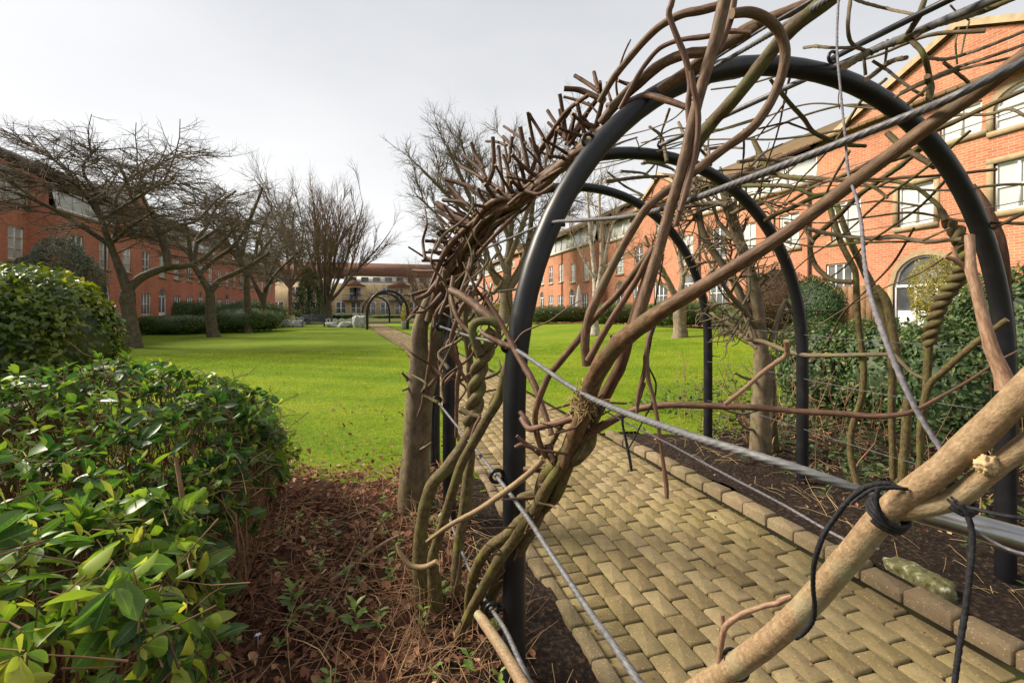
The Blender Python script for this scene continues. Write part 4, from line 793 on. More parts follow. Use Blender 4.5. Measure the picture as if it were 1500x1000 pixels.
litter('leaf_litter','scattered dead leaves and chips on the dark soil right of the path',3800,lambda n:2.66+3.4*rng.random(n)**.8,lambda n:rng.uniform(.8,5.4,n),lambda x,y:bedz(x,y)+lift(x,y)+.008,.026,M['dry'],lambda x,y:(y<e_r(x))&(rng.random(len(x))<.18+.9*np.clip((x-2.9)/.7,0,1)))
litter('fallen_leaves','sparse fallen leaves scattered over the near edge of the left lawn',420,lambda n:rng.uniform(-3.2,.7,n),lambda n:4.2+3.*rng.random(n)**2,lambda x,y:.012+0*x,.040,M['dry'],lambda x,y:x*c_-y*s_>-1.15*(x*s_+y*c_)-.5)
litter('rubbish_chips','small leaf scraps and bark chips strewn on the block paving',380,lambda n:rng.uniform(.9,2.42,n),lambda n:.9+7*rng.random(n)**1.5,lambda x,y:.002+0*x,.014,M['dry'],lambda x,y:rng.random(len(x))<.25+.75*(np.minimum(x-.85,2.45-x)<.2),dz=.006)
def stalks(name,label,n,xf,yf,zf,L,r,mat,keep,rise=.35,curl=.35,hi=.06):
    x=xf(n); y=yf(n); k=keep(x,y); out=[]
    for a,b in zip(x[k],y[k]):
        d=unit(rng.normal(size=3)*[1,1,0]); d[2]=rise*abs(rng.normal()); ll=L*rng.uniform(.4,1.5); p=np.array([a,b,zf(np.array([a]),np.array([b]))[0]+rng.uniform(0,hi)]); pts=[p]; rr=r*rng.uniform(.6,1.4)
        for q in range(4):
            d=unit(d+rng.normal(size=3)*curl*.5+[0,0,-.12]); p=p+d*ll/4; p[2]=max(p[2],.02); pts.append(p)
        out.append(np.column_stack([pts,rr*np.array([1,.95,.85,.7,.5])]))
    mb=MB(); tubes(mb,out,4); tag(mb.build(name,mat),label,'stalks',kind='stuff')
lb=lambda x,y:(y<e_l(x)+.1)&(x<.62)
stalks('dead_stalks','tangle of dead red brown stalks lying in the left bed',3300,lambda n:rng.uniform(-2.2,.55,n),lambda n:rng.uniform(.6,4.5,n),bedz,.20,.0018,M['stick'],lb)
stalks('dry_stems','pale dry stems lying across the left bed',620,lambda n:rng.uniform(-1.6,.6,n),lambda n:rng.uniform(.7,3.8,n),bedz,.24,.0019,M['straw'],lb,.5)
stalks('dead_stalks','thin dead stalks lying on the soil right of the path',520,lambda n:2.75+2.4*rng.random(n),lambda n:rng.uniform(.9,5.,n),lambda x,y:bedz(x,y)+lift(x,y),.26,.0016,M['straw'],lambda x,y:y<e_r(x),.4)
stalks('dead_stalks','tuft of dead stalks around the foot of the twisted climber',260,lambda n:rng.normal(.22,.20,n),lambda n:rng.normal(2.1,.35,n),bedz,.22,.0016,M['stick'],lambda x,y:x<.55,1.4,.3)
def weeds(label,n,xf,yf,k,L,mat):
    mb=MB(); x=xf(n); y=yf(n); P0=[];A=[];N=[];T_=[]
    for a,b in zip(x,y):
        hz=rng.uniform(.03,.16); z=float(bedz(np.array([a]),np.array([b]))[0])+float(lift(a,b)); tube(mb,[(a,b,z-.01,.0018),(a+rng.normal(0,.01),b,z+hz,.0012)],5,cap=False)
        for q in range(k): 
            az=q*2.4+rng.uniform(-.3,.3); el=rng.uniform(.1,.8); r=np.array([math.cos(az),math.sin(az),0]); P0.append((a,b,z+hz*(1-.6*q/k))); A.append(r*math.cos(el)+np.array([0,0,math.sin(el)])); N.append(np.array([0,0,math.cos(el)])-r*math.sin(el)); T_.append(rng.uniform(.3,.8))
    P0,A,N=map(np.array,(P0,A,N)); scatter(mb,LEAF,P0,A,N,L*rng.uniform(.6,1.2,len(P0)),np.array(T_)); tag(mb.build('weeds',mat),label,'weeds',kind='stuff')
weeds('small green weeds sprouting through the leaf litter of the left bed',110,lambda n:rng.uniform(-1.1,.62,n),lambda n:1.0+2.6*rng.random(n)**1.3,7,.045,M['leaf'])
weeds('small green weeds on the dark soil right of the path',50,lambda n:2.9+1.6*rng.random(n),lambda n:rng.uniform(1.2,3.6,n),7,.055,M['rhodo'])
for (px,py,lab) in ((428,895,'young laurel like seedling with upright leaves left of the twisted climber foot'),(520,925,'round leaved green seedling in the leaf litter near the bottom edge')):
    c=G(px,py+25); c[2]=.02; t=thing('seedling',lab,'plant',tuple(c)); mb=MB(); tube(mb,cat([(*c,.003),(c[0]+.01,c[1],.08,.0025),(c[0],c[1]+.01,.17,.002)],.02),6); mb.build('stem',M['stem'],t)
    q=np.arange(10); az=q*2.4; el=.25+.07*q; r=np.stack([np.cos(az),np.sin(az),0*az],-1); up=np.array([0,0,1.]); pz=np.array([c+[0,0,.06+.012*k] for k in q])
    mb=MB(); scatter(mb,LEAF,pz,r*np.cos(el)[:,None]+up*np.sin(el)[:,None],up*np.cos(el)[:,None]-r*np.sin(el)[:,None],np.linspace(.085,.05,10),np.linspace(.35,.8,10)); mb.build('foliage',M['leaf'],t)
# small blue-white flower at the hedge foot
c=G(378,962); c[2]=.09; mb=MB(); q=np.arange(5); r=np.stack([np.cos(q*1.257),np.sin(q*1.257),.3+0*q],-1); scatter(mb,LEAF_S,np.repeat(c[None],5,0),unit(r),np.repeat([[0,-.3,1.]],5,0),np.full(5,.014),np.full(5,.5)); tube(mb,[(c[0],c[1],.02,.001),(*c,.001)],4)
tag(mb.build('flower',simple('pale_blue_petals',[(.3,(.55,.60,.80)),(.7,(.75,.78,.88))],9)),'tiny pale blue flower in the leaf litter at the hedge foot','flower')
# ------------------------------------------------------------------ things at the far end of the lawn
def sack(px,py,Y,w,h,lab,seed):
    c=P(px,py,Y); g=np.random.default_rng(seed); u,v=np.meshgrid(np.linspace(0,2*PI,25)[:-1],np.linspace(0,PI,14),indexing='ij'); sg=lambda a,p:np.sign(a)*np.abs(a)**p
    V=np.stack([w/2*sg(np.cos(u),.5)*sg(np.sin(v),.45),w/2*sg(np.sin(u),.5)*sg(np.sin(v),.45),h/2*sg(np.cos(v),.5)],-1); V=V*(1+.26*vnoise(V,4.5,seed)[...,None]+.13*vnoise(V,11.,seed+1)[...,None]); V[...,0]+=V[...,2]*g.uniform(-.25,.25); V+= [c[0],c[1],h/2-.03]
    t=thing('rubble_sack',lab,'sack',(c[0],c[1],0),'white sacks at the far end of the lawn'); mb=MB(); i=np.arange(24)[:,None]*14; j=np.arange(13)[None]; i2=((np.arange(24)+1)%24)[:,None]*14
    mb.add(V.reshape(-1,3),Q=np.stack([i+j,i+j+1,i2+j+1,i2+j],-1).reshape(-1,4)); mb.build('bag',M['bag'],t); mb=MB()
    for sx in (-1,1):
        for sy in (-1,1):
            mb=MB(); a=np.array([c[0]+sx*w*.4,c[1]+sy*w*.4,h*.85]); tube(mb,cat([(*a,.03),(a[0]+sx*.06,a[1],a[2]+.22,.028),(a[0]-sx*.16,a[1],a[2]+.26,.028),(a[0]-sx*.2,a[1],a[2],.03)],.06),6); mb.build('strap',M['bag'],t)
sack(420,481,37.,.8,.60,'white sack beside the yellow tree guard, leftmost of the row',1); sack(438,481,36.5,.7,.55,'white sack with a peaked top just right of the yellow tree guard',2)
sack(486,482,36.5,.8,.42,'low white sack right of the slate blue bench',3); sack(507,482,36.,.95,.45,'wide slumped white sack between the bench and the tall sack',4); sack(526,483,35.5,.85,.88,'tallest white sack standing beside the far arch',5)
c=P(460,481,36.8); t=thing('garden_bench','slate blue slatted bench standing between the white sacks','bench',(c[0],c[1],0)); w=MB()
for i in range(5): w.box((c[0]-.85,c[1]+.02-.03*i*.4,.45+.1*i),(c[0]+.85,c[1]+.05-.03*i*.4,.53+.1*i))
w.build('backrest',M['slate'],t,False); w=MB()
for i in range(5): w.box((c[0]-.85,c[1]-.45+.09*i,.40),(c[0]+.85,c[1]-.38+.09*i,.43))
w.build('seat',M['slate'],t,False)
for dx in (-.8,.74):
    for dyy in (-.42,.0): w=MB(); w.box((c[0]+dx,c[1]+dyy,0),(c[0]+dx+.06,c[1]+dyy+.06,.40)); w.build('leg',M['slate'],t,False)
    w=MB(); w.box((c[0]+dx,c[1]-.45,.62),(c[0]+dx+.06,c[1]+.02,.66)); w.build('armrest',M['slate'],t,False)
c=G(612,484); 
for dx,sx,lb_ in ((0,0,'white plastic tub at the foot of the far arch seen left of the pale trunk'),):
    w=MB(); n=20; zz=[0,.02,.48,.52,.52,.46]; rr=[.15,.17,.20,.22,.19,.18]; th=np.arange(n)/n*2*PI; x0=P(592,480,33.5)
    V=np.stack([np.stack([x0[0]+r*np.cos(th),x0[1]+r*np.sin(th),np.full(n,z)],-1) for z,r in zip(zz,rr)]); i=np.arange(5)[:,None]*n; j=np.arange(n)[None]; w.add(V.reshape(-1,3),Q=np.stack([i+j,i+(j+1)%n,i+n+(j+1)%n,i+n+j],-1).reshape(-1,4)); tag(w.build('tub',M['bag']),lb_,'tub')
# ------------------------------------------------------------------ steel hoops over the path
TH=(1.70,3.0,4.15)
def hoop_path(ol,orr,t,ztop,zs=1.05,n=44):
    cx=(ol+orr)/2; a=(orr-ol)/2; b=ztop-zs; pts=[(ol,t,-.12),(ol,t,.3),(ol,t,.7)]
    for i in range(n+1):
        th=PI-PI*i/n; pts.append((cx+a*math.copysign(abs(math.cos(th))**.94,math.cos(th)),t,zs+b*math.sin(th)**.96))
    pts+= [(orr,t,.7),(orr,t,.3),(orr,t,-.12)]; return np.array(pts)
HA=hoop_path(.475,3.10,TH[0],2.47)
def oleft(z):                       # left flank of the tunnel at height z
    if z<1.05: return .475
    if z>2.46: return 1.7
    i=np.searchsorted(HA[:25,2],z); p=HA[:25]; f=(z-p[i-1,2])/(p[i,2]-p[i-1,2]+1e-9); return p[i-1,0]*(1-f)+p[i,0]*f
def ring(mb,c,axis,R,r,k=18):
    axis=unit(np.array(axis,float)); u=unit(np.cross(axis,[.3,.2,.9])); v=np.cross(axis,u); th=np.arange(k)/k*2*PI; m=8
    ph=np.arange(m)/m*2*PI; rad=np.cos(th)[:,None]*u+np.sin(th)[:,None]*v
    V=np.array(c)+rad[:,None]*(R+r*np.cos(ph))[None,:,None]+axis*(r*np.sin(ph))[None,:,None]
    i=np.arange(k)[:,None]*m; i2=((np.arange(k)+1)%k)[:,None]*m; j=np.arange(m)[None]; mb.add(V.reshape(-1,3),Q=np.stack([i+j,i2+j,i2+(j+1)%m,i+(j+1)%m],-1).reshape(-1,4))
def hoop(label,ol,orr,t,ztop,eyes=(),bolts=(),r=.0425):
    root=thing('arch_hoop',label,'arch hoop',((ol+orr)/2,t,0),'steel hoops over the path')
    mb=MB(); pp=hoop_path(ol,orr,t,ztop); tube(mb,np.column_stack([pp,np.full(len(pp),r)]),20); mb.build('hoop',M['hoop'],root)
    for (px,py,sx) in eyes:
        c=PT(px,py,t); mb=MB(); ring(mb,c,(0,1,.15),.024,.0075); d=np.array([sx,0,0]); 
        tube(mb,[(*(c+d*.018),.008),(*(c+d*.075),.008)],8); mb.build('eye_bolt',M['hoop'],root)
    for z in bolts:
        mb=MB(); tube(mb,[(orr+r-.01,t,z,.009),(orr+r+.016,t,z,.009)],8); tube(mb,[(orr+r+.012,t,z,.0045),(orr+r+.10,t,z-.012,.004)],8); mb.build('bolt',M['wire'],root)
    return root
hoop('nearest black steel hoop, its left leg beside the braided brown climber',.475,3.10,TH[0],2.47,[(800,328,1),(745,506,1),(728,697,1),(721,892,1),(1220,84,0),(862,206,1)],(1.35,.75))
hoop('middle black steel hoop, its left leg behind the twisted olive climber',.415,3.175,TH[1],2.50,[(640,586,1),(645,478,1),(968,212,0)],(1.3,.8))
hoop('farthest of the three near black steel hoops, its right leg on the lawn edge',.45,3.20,TH[2],2.55,[],(.93,.55,.18))
def far_hoop(label,dx,t):
    root=thing('arch_hoop',label,'arch hoop',(1.8+dx,t,0),'steel hoops at the far end of the path')
    for dt in (-.2,.2):
        mb=MB(); pp=hoop_path(.42+dx,3.12+dx,t+dt,2.62); tube(mb,np.column_stack([pp,np.full(len(pp),.085)]),10); mb.build('hoop',M['hoop'],root)
    mb=MB()
    for i in range(3,len(pp)-3,3): tube(mb,[(pp[i,0],t-.16,pp[i,2],.02),(pp[i,0],t+.16,pp[i,2],.02)],6)
    mb.build('rung',M['hoop'],root)
far_hoop('far black arch at the end of the lawn, first of the distant hoops',-1.32,34.); far_hoop('far black arch just behind the first distant hoop',-1.45,39.5); far_hoop('smallest far black arch, last of the distant hoops',-2.25,52.)
g=np.random.default_rng(15); out=[]
for i in range(160):
    z=g.uniform(.1,2.5); pp_=hoop_path(-.90,1.80,34.,2.62); k=g.integers(3,len(pp_)-4) if i%3 else g.integers(4,16); p=pp_[k]; d=unit(g.normal(size=3)+[(-.4 if p[0]<.4 else .4),0,.2]); L=g.uniform(.3,.9); out.append(np.array([np.append(p+[0,g.uniform(-.3,2.),0],.012),np.append(p+d*L*.5+[0,.2,.05],.009),np.append(p+d*L,.005)]))
mb=MB(); tubes(mb,out,4); tag(mb.build('climber_twigs',M['twig_brown']),'brown climber twigs covering the far arch at the end of the path','climber')
bush('climber','light green climber on the right leg of the far arch',(1.75,35.5,1.0),(.35,1.2,.9),2600,.12,M['yellow'],pw=.9,core=False,seed=44)
# ------------------------------------------------------------------ depth along the left flank
def YL(px,py,off=0.):
    q=(px-750)/F; a=q*c_+s_; b=-(py-YH)/F; Y=.47/max(a,.05); best=(9,1.2)
    for Y in np.arange(.24,2.6,.004):
        e=a*Y-(oleft(H+b*Y)+off)
        if e>=0: return Y
        if -e<best[0]: best=(-e,Y)
    return best[1]
def trace(pts,sp=None,off=0.,wj=0.):
    """pts rows (px,py,width[,distance]); missing distances are filled in 1/distance, or follow the left flank when none is given"""
    n=len(pts); Y=[p[3] if len(p)>3 else None for p in pts]
    if all(v is None for v in Y): Y=[YL(p[0],p[1],off) for p in pts]
    else:
        k=[i for i in range(n) if Y[i] is not None]; Y=list(1/np.interp(range(n),k,[1/Y[i] for i in k]))
    out=[]
    for p,y in zip(pts,Y):
        q=(p[0]-750)/F; out.append(np.append(P(p[0],p[1],y),p[2]/2/F*y/(1+.25*q*q)))
    out=np.array(out); 
    return cat(out,sp or max(.012,np.median(out[:,3])*1.2))
def stem(name,root,pts,mat,k=12,wob=.05,knots=.10,off=0.,lab=None,cap='cut',down=False,on=0.,**kw):
    mb=MB(); C=trace(pts,off=off)
    if down: d=unit(C[0,:3]-C[3,:3]); n=max(0,(C[0,2]-.01)/max(.1,-d[2])); C=np.vstack([[np.append(C[0,:3]+d*n*(1-i/30),C[0,3]) for i in range(30)],C])
    if on: d=unit(C[-1,:3]-C[-4,:3]); C=np.vstack([C,[np.append(C[-1,:3]+d*on*(i+1)/20,C[-1,3]*(1-.02*i)) for i in range(20)]])
    tube(mb,C,k,wob,knots=knots,cap=cap,**kw); o=mb.build(name,mat,root)
    if lab: o['label']=lab
    return o
def root_at(name,label,cat_,pt,group=None): return thing(name,label,cat_,tuple(float(v) for v in pt),group)
cl='climber stems on the arches'
# main braided climber on the nearest hoop
R=root_at('climbing_vine','brown braided climber in front of the nearest hoop, continuing as the long thick diagonal stem','climber',G(690,945),cl)
V_=M['vine']; O_=M['olive']
stem('stem',R,[(668,960,14,2.0),(676,923,14),(692,890,15),(712,853,15),(730,822,15),(757,785,16,1.66),(781,752,17),(800,715,17),(818,690,18),(830,668,20),(843,636,23,1.30),(856,602,23),(866,570,21,1.19)],M['olive'],16,.07,.15,cap=True)
stem('stem',R,[(826,682,12,1.36),(843,636,23,1.298),(856,602,23.1),(868,560,26.4),(885,528,27.1),(905,505,27.1,1.0),(935,480,25.7),(970,455,23.8),(1020,425,21.8,.76),(1080,388,20.5),(1150,342,20.5,.66),(1220,290,21.1),(1290,238,23.1,.60),(1360,185,24.4),(1440,128,27.1,.53),(1520,68,30.4,.49)],V_,16,.06,.12,on=.6)
stem('stem',R,[(686,900,14,1.98),(690,860,15),(701,825,15),(719,800,16),(745,782,17,1.72),(770,757,18),(787,742,19,1.62),(803,722,18),(812,700,17),(826,676,14,1.42),(840,650,8,1.36)],M['olive'],12,.06,.15,cap=True)
stem('stem',R,[(706,905,14,1.96),(722,868,15),(740,834,16),(760,806,17,1.74),(776,778,18),(790,748,19,1.64),(792,716,19),(801,694,18,1.5),(818,676,20),(838,652,22,1.37),(852,622,12,1.3)],M['olive'],12,.06,.15,cap=True)
stem('stem',R,[(770,775,10.8,1.7),(792,752,12.2),(814,727,14.4,1.52),(825,703,15.8),(832,680,17.3),(848,668,20.2,1.33),(862,650,21.6),(868,620,14.4,1.3),(872,600,7.2,1.22)],O_,12,.09,.2,cap=True)
stem('stem',R,[(930,482,17.8,.98),(945,432,17.8),(962,375,17.0),(980,312,16.3),(998,250,16.3),(1013,185,16.3),(1030,120,17.0),(1047,60,18.5),(1066,-20,20.0,.94)],V_,14,.05,.1)
stem('branch',R,[(860,535,14.3,1.12),(857,505,13.4),(861,471,13.4),(872,442,13.4),(898,388,12.6),(926,337,12.6),(955,297,12.6,1.08),(1014,254,13.4),(1058,220,13.4),(1098,191,14.3),(1124,158,14.3),(1140,125,14.3),(1149,92,15.1),(1149,66,15.1),(1138,42,16.0),(1120,26,16.8),(1098,18,16.0),(1072,20,15.1,.98)],V_,14,.05,.1)
stem('branch',R,[(862,528,11,1.10),(879,497,10),(896,468,10),(915,438,9),(932,411,9),(945,386,9),(958,362,9,1.0)],M['vine_red'],10)
stem('branch',R,[(990,-20,9,.93),(983,8,9),(980,22,9),(992,55,9),(1004,85,10),(1011,123,9),(1008,154,9),(1011,198,9),(1010,240,9),(1003,280,9),(990,330,8,.99)],M['vine_red'],10)
stem('branch',R,[(1012,104,8,.925),(1016,130,9),(1022,160,9),(1022,198,9),(1016,235,9,.95),(1006,275,10),(996,310,9)],M['vine_red'],10)
stem('branch',R,[(1078,-20,11,1.0),(1072,20,11),(1064,45,11),(1052,75,10,1.0)],M['vine_red'],10)
stem('branch',R,[(800,668,9,1.42),(790,648,9),(785,626,9),(784,605,9),(792,578,10),(804,550,10,1.38),(822,528,10),(844,501,10),(863,475,10),(883,453,10),(905,431,10),(930,398,10),(957,362,9,1.1)],V_,10)
stem('branch',R,[(764,612,9,1.45),(776,628,9),(796,624,10),(818,619,10),(842,611,11,1.28)],M['vine_red'],10,.1,.3)
stem('branch',R,[(835,653,13,1.34),(858,639,12),(891,619,11),(924,602,11),(960,594,11),(1000,593,10,1.12),(1060,595,10),(1110,597,10),(1165,602,10),(1220,605,10),(1270,609,10),(1310,608,9,.92),(1340,601,8),(1372,584,6),(1420,557,5),(1458,531,4),(1490,514,3,.85)],M['vine_red'],10,.04,.06)
stem('twig',R,[(1062,592,7,1.05),(1092,568,7),(1121,542,7),(1150,522,8),(1153,512,8),(1152,499,9,1.0)],M['shoot'],9,.1,.3)
stem('twig',R,[(958,474,8,1.0),(951,495,8),(947,517,8),(944,543,7),(937,570,7),(932,594,5,1.0)],M['vine_red'],9,.12,.5)
stem('twig',R,[(958,474,6,.995),(948,510,7),(949,552,7),(956,578,6),(962,607,6),(967,645,6),(972,680,6),(976,708,7),(977,730,6,.95)],M['vine_red'],9,.1,.4)
stem('twig',R,[(944,560,5,1.),(935,590,5),(933,607,4,1.)],M['vine_red'],8,.12,.5)
stem('twig',R,[(852,596,9,1.18),(863,576,8),(874,561,8),(880,539,7),(890,523,7),(896,504,6),(895,490,4,1.12)],M['vine_red'],9,.15,.5)
stem('limb',R,[(850,655,16.0,1.36),(866,622,16.8),(880,592,17.6),(896,561,17.6),(911,530,16.8),(923,486,16.0),(936,442,14.4),(952,390,12.8,1.12)],M['spur'],12,.05,.1,cap=True,lab='dark limb in the shade')  # shade put into the colour: the limb takes the darker spur bark
stem('branch',R,[(799,668,8,1.5),(812,644,7),(825,618,7),(840,600,7,1.28)],V_,9)
stem('spur',R,[(792,665,9,1.5),(780,655,8),(765,651,7),(754,655,5,1.5)],M['vine_red'],9,.15,.5)
stem('spur',R,[(768,687,8,1.56),(785,688,8),(800,690,9,1.52)],M['vine_red'],9,.1,.3)
stem('spur',R,[(812,675,10,1.4),(806,663,10),(803,650,12,1.42)],M['vine_red'],9,.15,.5)
stem('spur',R,[(760,730,10,1.62),(772,726,13),(790,722,15,1.6)],M['olive'],9,.1,.3)
stem('spur',R,[(762,603,7,1.46),(769,612,8),(777,627,8,1.43)],M['vine_red'],9,.2,.6)
stem('spur',R,[(757,638,5,1.5),(768,648,6),(780,656,7,1.5)],M['vine_red'],8,.2,.6)
# dried tuft of bark fibres
mb=MB(); c=trace([(852,590,8,1.17),(848,597,8,1.17)])[0,:3]; tf=[]
for i in range(70):
    d=unit(rng.normal(size=3)); p0=c+rng.normal(size=3)*.012; tf.append(np.array([[*p0,.0012],[*(p0+d*.018+rng.normal(size=3)*.006),.0016],[*(p0+d*.030+rng.normal(size=3)*.012),.0008]]))
tubes(mb,tf,4); mb.build('bark_tuft',M['straw'],R)
# thin stem from the eye ring down to the horizontal spur
R=root_at('climbing_vine','thin reddish stem leaning across the left leg of the nearest hoop through its eye bolt','climber',P(800,640,1.5),cl)
stem('stem',R,[(712,436,6,1.75),(728,462,7),(742,487,8),(752,508,10,1.68),(768,536,10),(782,562,10),(796,600,9),(808,635,8,1.5)],M['vine_red'],9,.06,.2)
stem('branch',R,[(752,509,9,1.68),(738,504,9),(722,497,8),(709,489,6,1.75),(703,482,5,1.78)],M['vine_red'],9,.08,.3)
stem('twig',R,[(752,505,3,1.68),(765,488,3),(785,478,2.6),(805,470,2.4),(830,452,2),(850,440,1.6,1.6)],M['vine_red'],7)
# pale stick lying across
R=root_at('cut_stick','straight pale cut stick leaning across the left leg of the nearest hoop at mid height','stick',P(620,812,1.75)); stem('stick',R,[(625,793,4,1.85),(640,782,6),(662,767,7),(700,747,8),(740,720,9),(770,697,9),(797,672,9,1.5)],M['pale'],9,.05,.1)
R=root_at('cut_stick','thick pale cut stick sloping down to the bottom edge beside the nearest hoop leg','stick',P(765,1000,1.45)); stem('stick',R,[(700,899,13,1.72),(723,932,16),(750,974,18),(775,1020,20,1.38)],M['pale'],11,.06,.25)
R=root_at('cut_stick','short pale hooked stick curling out of the forked olive climber','stick',P(600,820,2.05)); stem('stick',R,[(581,796,5,2.1),(588,812,7),(603,828,8),(622,830,8),(640,822,8,2.05)],M['pale'],9,.05)
R=root_at('cut_stick','pale stick lying on the leaf litter left of the forked olive climber','stick',G(490,862)); 
mb=MB(); a=G(485,862); b=G(560,815); b2=G(592,808); tube(mb,cat([(a[0],a[1],.04,.012),(b[0],b[1],.07,.010),(b2[0],b2[1],.11,.008)],.03),9,.08,cap='cut'); mb.build('stick',M['pale'],R)
# twisted pair between nearest and middle hoop
R=root_at('twisted_vine','olive climber of two stems twisted together left of the nearest hoop leg','climber',G(622,900),cl)
O_=M['olive']
stem('stem',R,[(622,905,28,2.2),(621,868,27),(616,835,24),(615,795,20),(621,750,18),(633,710,18),(658,682,18),(684,645,19),(702,612,20,2.2)],O_,14,.07,.16)
stem('stem',R,[(640,912,24,2.15),(637,860,20),(634,820,15),(642,787,15),(652,757,14),(662,722,14),(676,680,14),(692,650,14),(712,615,15),(730,585,15),(739,552,14),(748,515,11,1.85)],O_,14,.06,.12)
stem('stem',R,[(664,900,14,2.25),(668,850,16),(672,800,16),(680,745,16),(685,700,15),(690,660,13),(684,620,10,2.3)],O_,12,.06,.12)
cen=trace([(690,618,20,2.2),(698,580,20),(700,548,20),(707,526,20),(716,505,20),(724,484,19,2.15)],.012)
for ph in (0,PI):
    L=np.concatenate([[0],np.cumsum(np.linalg.norm(np.diff(cen[:,:3],axis=0),axis=1))]); a=ph+L*2*PI/.17; X=cen.copy(); rr=.021
    X[:,0]+=rr*np.cos(a)*c_; X[:,1]+=rr*np.sin(a)*.9; X[:,3]=.024*(1-.15*L/L[-1]); mb=MB(); tube(mb,X,14,.05,knots=.05,cap='cut'); mb.build('stem',O_,R)
stem('branch',R,[(704,520,15,2.14),(697,500,14),(692,486,13),(695,474,12),(706,470,12),(722,471,13),(732,478,13,2.12)],M['mossy'],12,.08,.15)
stem('branch',R,[(733,480,14,2.12),(713,461,13),(695,446,12),(676,433,12),(660,425,11,2.35)],M['vine'],12,.06,.12)
stem('spur',R,[(675,600,10,2.2),(690,607,10),(703,610,9,2.15)],O_,10,.12,.3)
stem('branch',R,[(718,592,6,2.0),(730,572,6),(742,560,5,1.9)],M['vine_red'],8,.08,.3)
stem('branch',R,[(682,665,7,2.1),(690,645,7),(696,625,6),(704,610,5,2.1)],M['vine_red'],8,.08,.3)
R=root_at('climbing_vine','slim reddish stem hanging in loose curves left of the twisted olive climber','climber',P(669,700,2.45),cl)
stem('stem',R,[(690,425,6,2.4),(684,440,7),(676,452,7),(666,478,7),(661,497,7),(665,519,8),(674,538,8),(670,560,7),(669,595,6),(668,640,5,2.5)],M['vine_red'],9,.06,.15)
stem('branch',R,[(671,537,6,2.45),(680,552,5),(684,560,4,2.45)],M['vine_red'],8)
R=root_at('climbing_vine','thin brown stem curving across the top of the twisted olive climber','climber',P(663,420,2.4),cl)
stem('stem',R,[(664,405,7,2.4),(661,430,7),(664,448,7),(671,467,7),(685,484,7),(696,492,7,2.2)],M['vine'],9,.05,.15)
R=root_at('climbing_vine','straight olive stem standing behind the twisted olive climber','climber',P(688,600,2.6),cl)
stem('stem',R,[(676,425,9,2.6),(681,450,9),(681,480,9),(685,505,10),(688,530,11),(689,565,11),(690,610,11),(688,680,12),(684,760,13,2.7)],O_,10,.05,.12)
R=root_at('climbing_vine','slender grey brown stem hanging along the pale trunk','climber',P(625,640,2.9),cl)
stem('stem',R,[(652,440,5,2.8),(640,458,6),(633,480,6),(631,512,6),(627,545,6),(622,572,6),(618,595,5),(612,610,4,2.9)],M['vine'],8,.08,.25)
# pale trunk
Yt=G(607,748)[1]*c_+G(607,748)[0]*s_
R=root_at('climbing_plant','stout pale grey trunk forking just below the vine bundle, left of the second hoop','climber',G(607,748),cl)
TG=M['trunkgrey']
stem('trunk',R,[(604,760,50,Yt),(606,730,44),(608,690,41),(611,640,40),(614,590,40),(616,560,38),(615,535,30),(614,510,25),(616,478,22),(626,450,21),(640,424,18),(656,400,15,3.0)],TG,18,.05,.08)
stem('limb',R,[(616,600,28,3.32),(624,560,30),(632,540,27),(639,515,23),(647,485,20),(658,455,18),(667,428,16),(680,395,13,3.0)],TG,14,.06,.1)
for p in ([(612,568,8,3.2),(604,560,6),(596,553,4),(588,545,3,3.1)],[(605,560,6,3.15),(598,568,4),(589,572,3,3.1)],[(618,470,7,3.2),(606,462,5),(596,470,4,3.1)],[(622,460,6,3.2),(612,446,5),(603,433,4),(590,432,3,3.1)],[(612,660,7,3.2),(622,655,4),(632,648,3,3.0)],[(604,690,6,3.3),(594,683,3),(590,672,2,3.2)]): stem('spur',R,p,M['trunkgrey'],8,.12,.3)
mb=MB(); u,v=np.meshgrid(np.linspace(0,2*PI,19)[:-1],np.linspace(0,PI,10),indexing='ij'); c=P(601,553,3.22); V=np.stack([np.cos(u)*np.sin(v),np.sin(u)*np.sin(v),np.cos(v)],-1)*.030; V=V*(1+.25*vnoise(V,90,3)[...,None])+c
i=np.arange(18)[:,None]*10; i2=((np.arange(18)+1)%18)[:,None]*10; j=np.arange(9)[None]; mb.add(V.reshape(-1,3),Q=np.stack([i+j,i+j+1,i2+j+1,i2+j],-1).reshape(-1,4)); mb.build('burl',M['mossy'],R)
# ------------------------------------------------------------------ the pruned bundle on the shoulder of the arches
YB=lambda x:float(np.interp(x,[590,640,700,760,830,900,1000,1100,1250],[3.2,3.02,2.75,2.5,2.25,2.05,1.88,1.75,1.55]))
def yb_(pts,d=0.): return [(p[0],p[1],p[2],YB(p[0])+d) for p in pts]
R=root_at('pruned_vine','thick brown vine bundle bristling with pruned spurs on the left shoulder of the hoops','climber',P(640,430,3.),cl)
B1=[(628,470,13),(640,430,14),(654,402,14),(672,372,13),(692,345,13),(716,318,13),(735,306,14),(754,299,14),(775,283,15),(800,261,16),(836,232,17),(868,204,17),(899,183,17),(938,160,17),(968,132,17),(1007,105,17),(1040,80,17),(1070,60,17),(1110,35,18),(1180,8,19),(1240,-18,20)]
stem('stem',R,yb_(B1,-.04),M['vine'],14,.07,.15)
stem('stem',R,yb_([(880,180,12),(908,147,15),(925,130,16),(941,117,16),(960,100,16),(980,88,15),(1005,80,15),(1030,77,14),(1060,68,14),(1110,40,15)],-.1),M['vine'],12,.07,.2)
stem('stem',R,yb_([(878,150,9),(899,114,10),(920,88,10),(944,60,11),(965,40,11),(986,27,12),(1003,20,12),(1025,16,13),(1060,5,13),(1090,-15,13)],-.16),M['vine'],12,.05,.12)
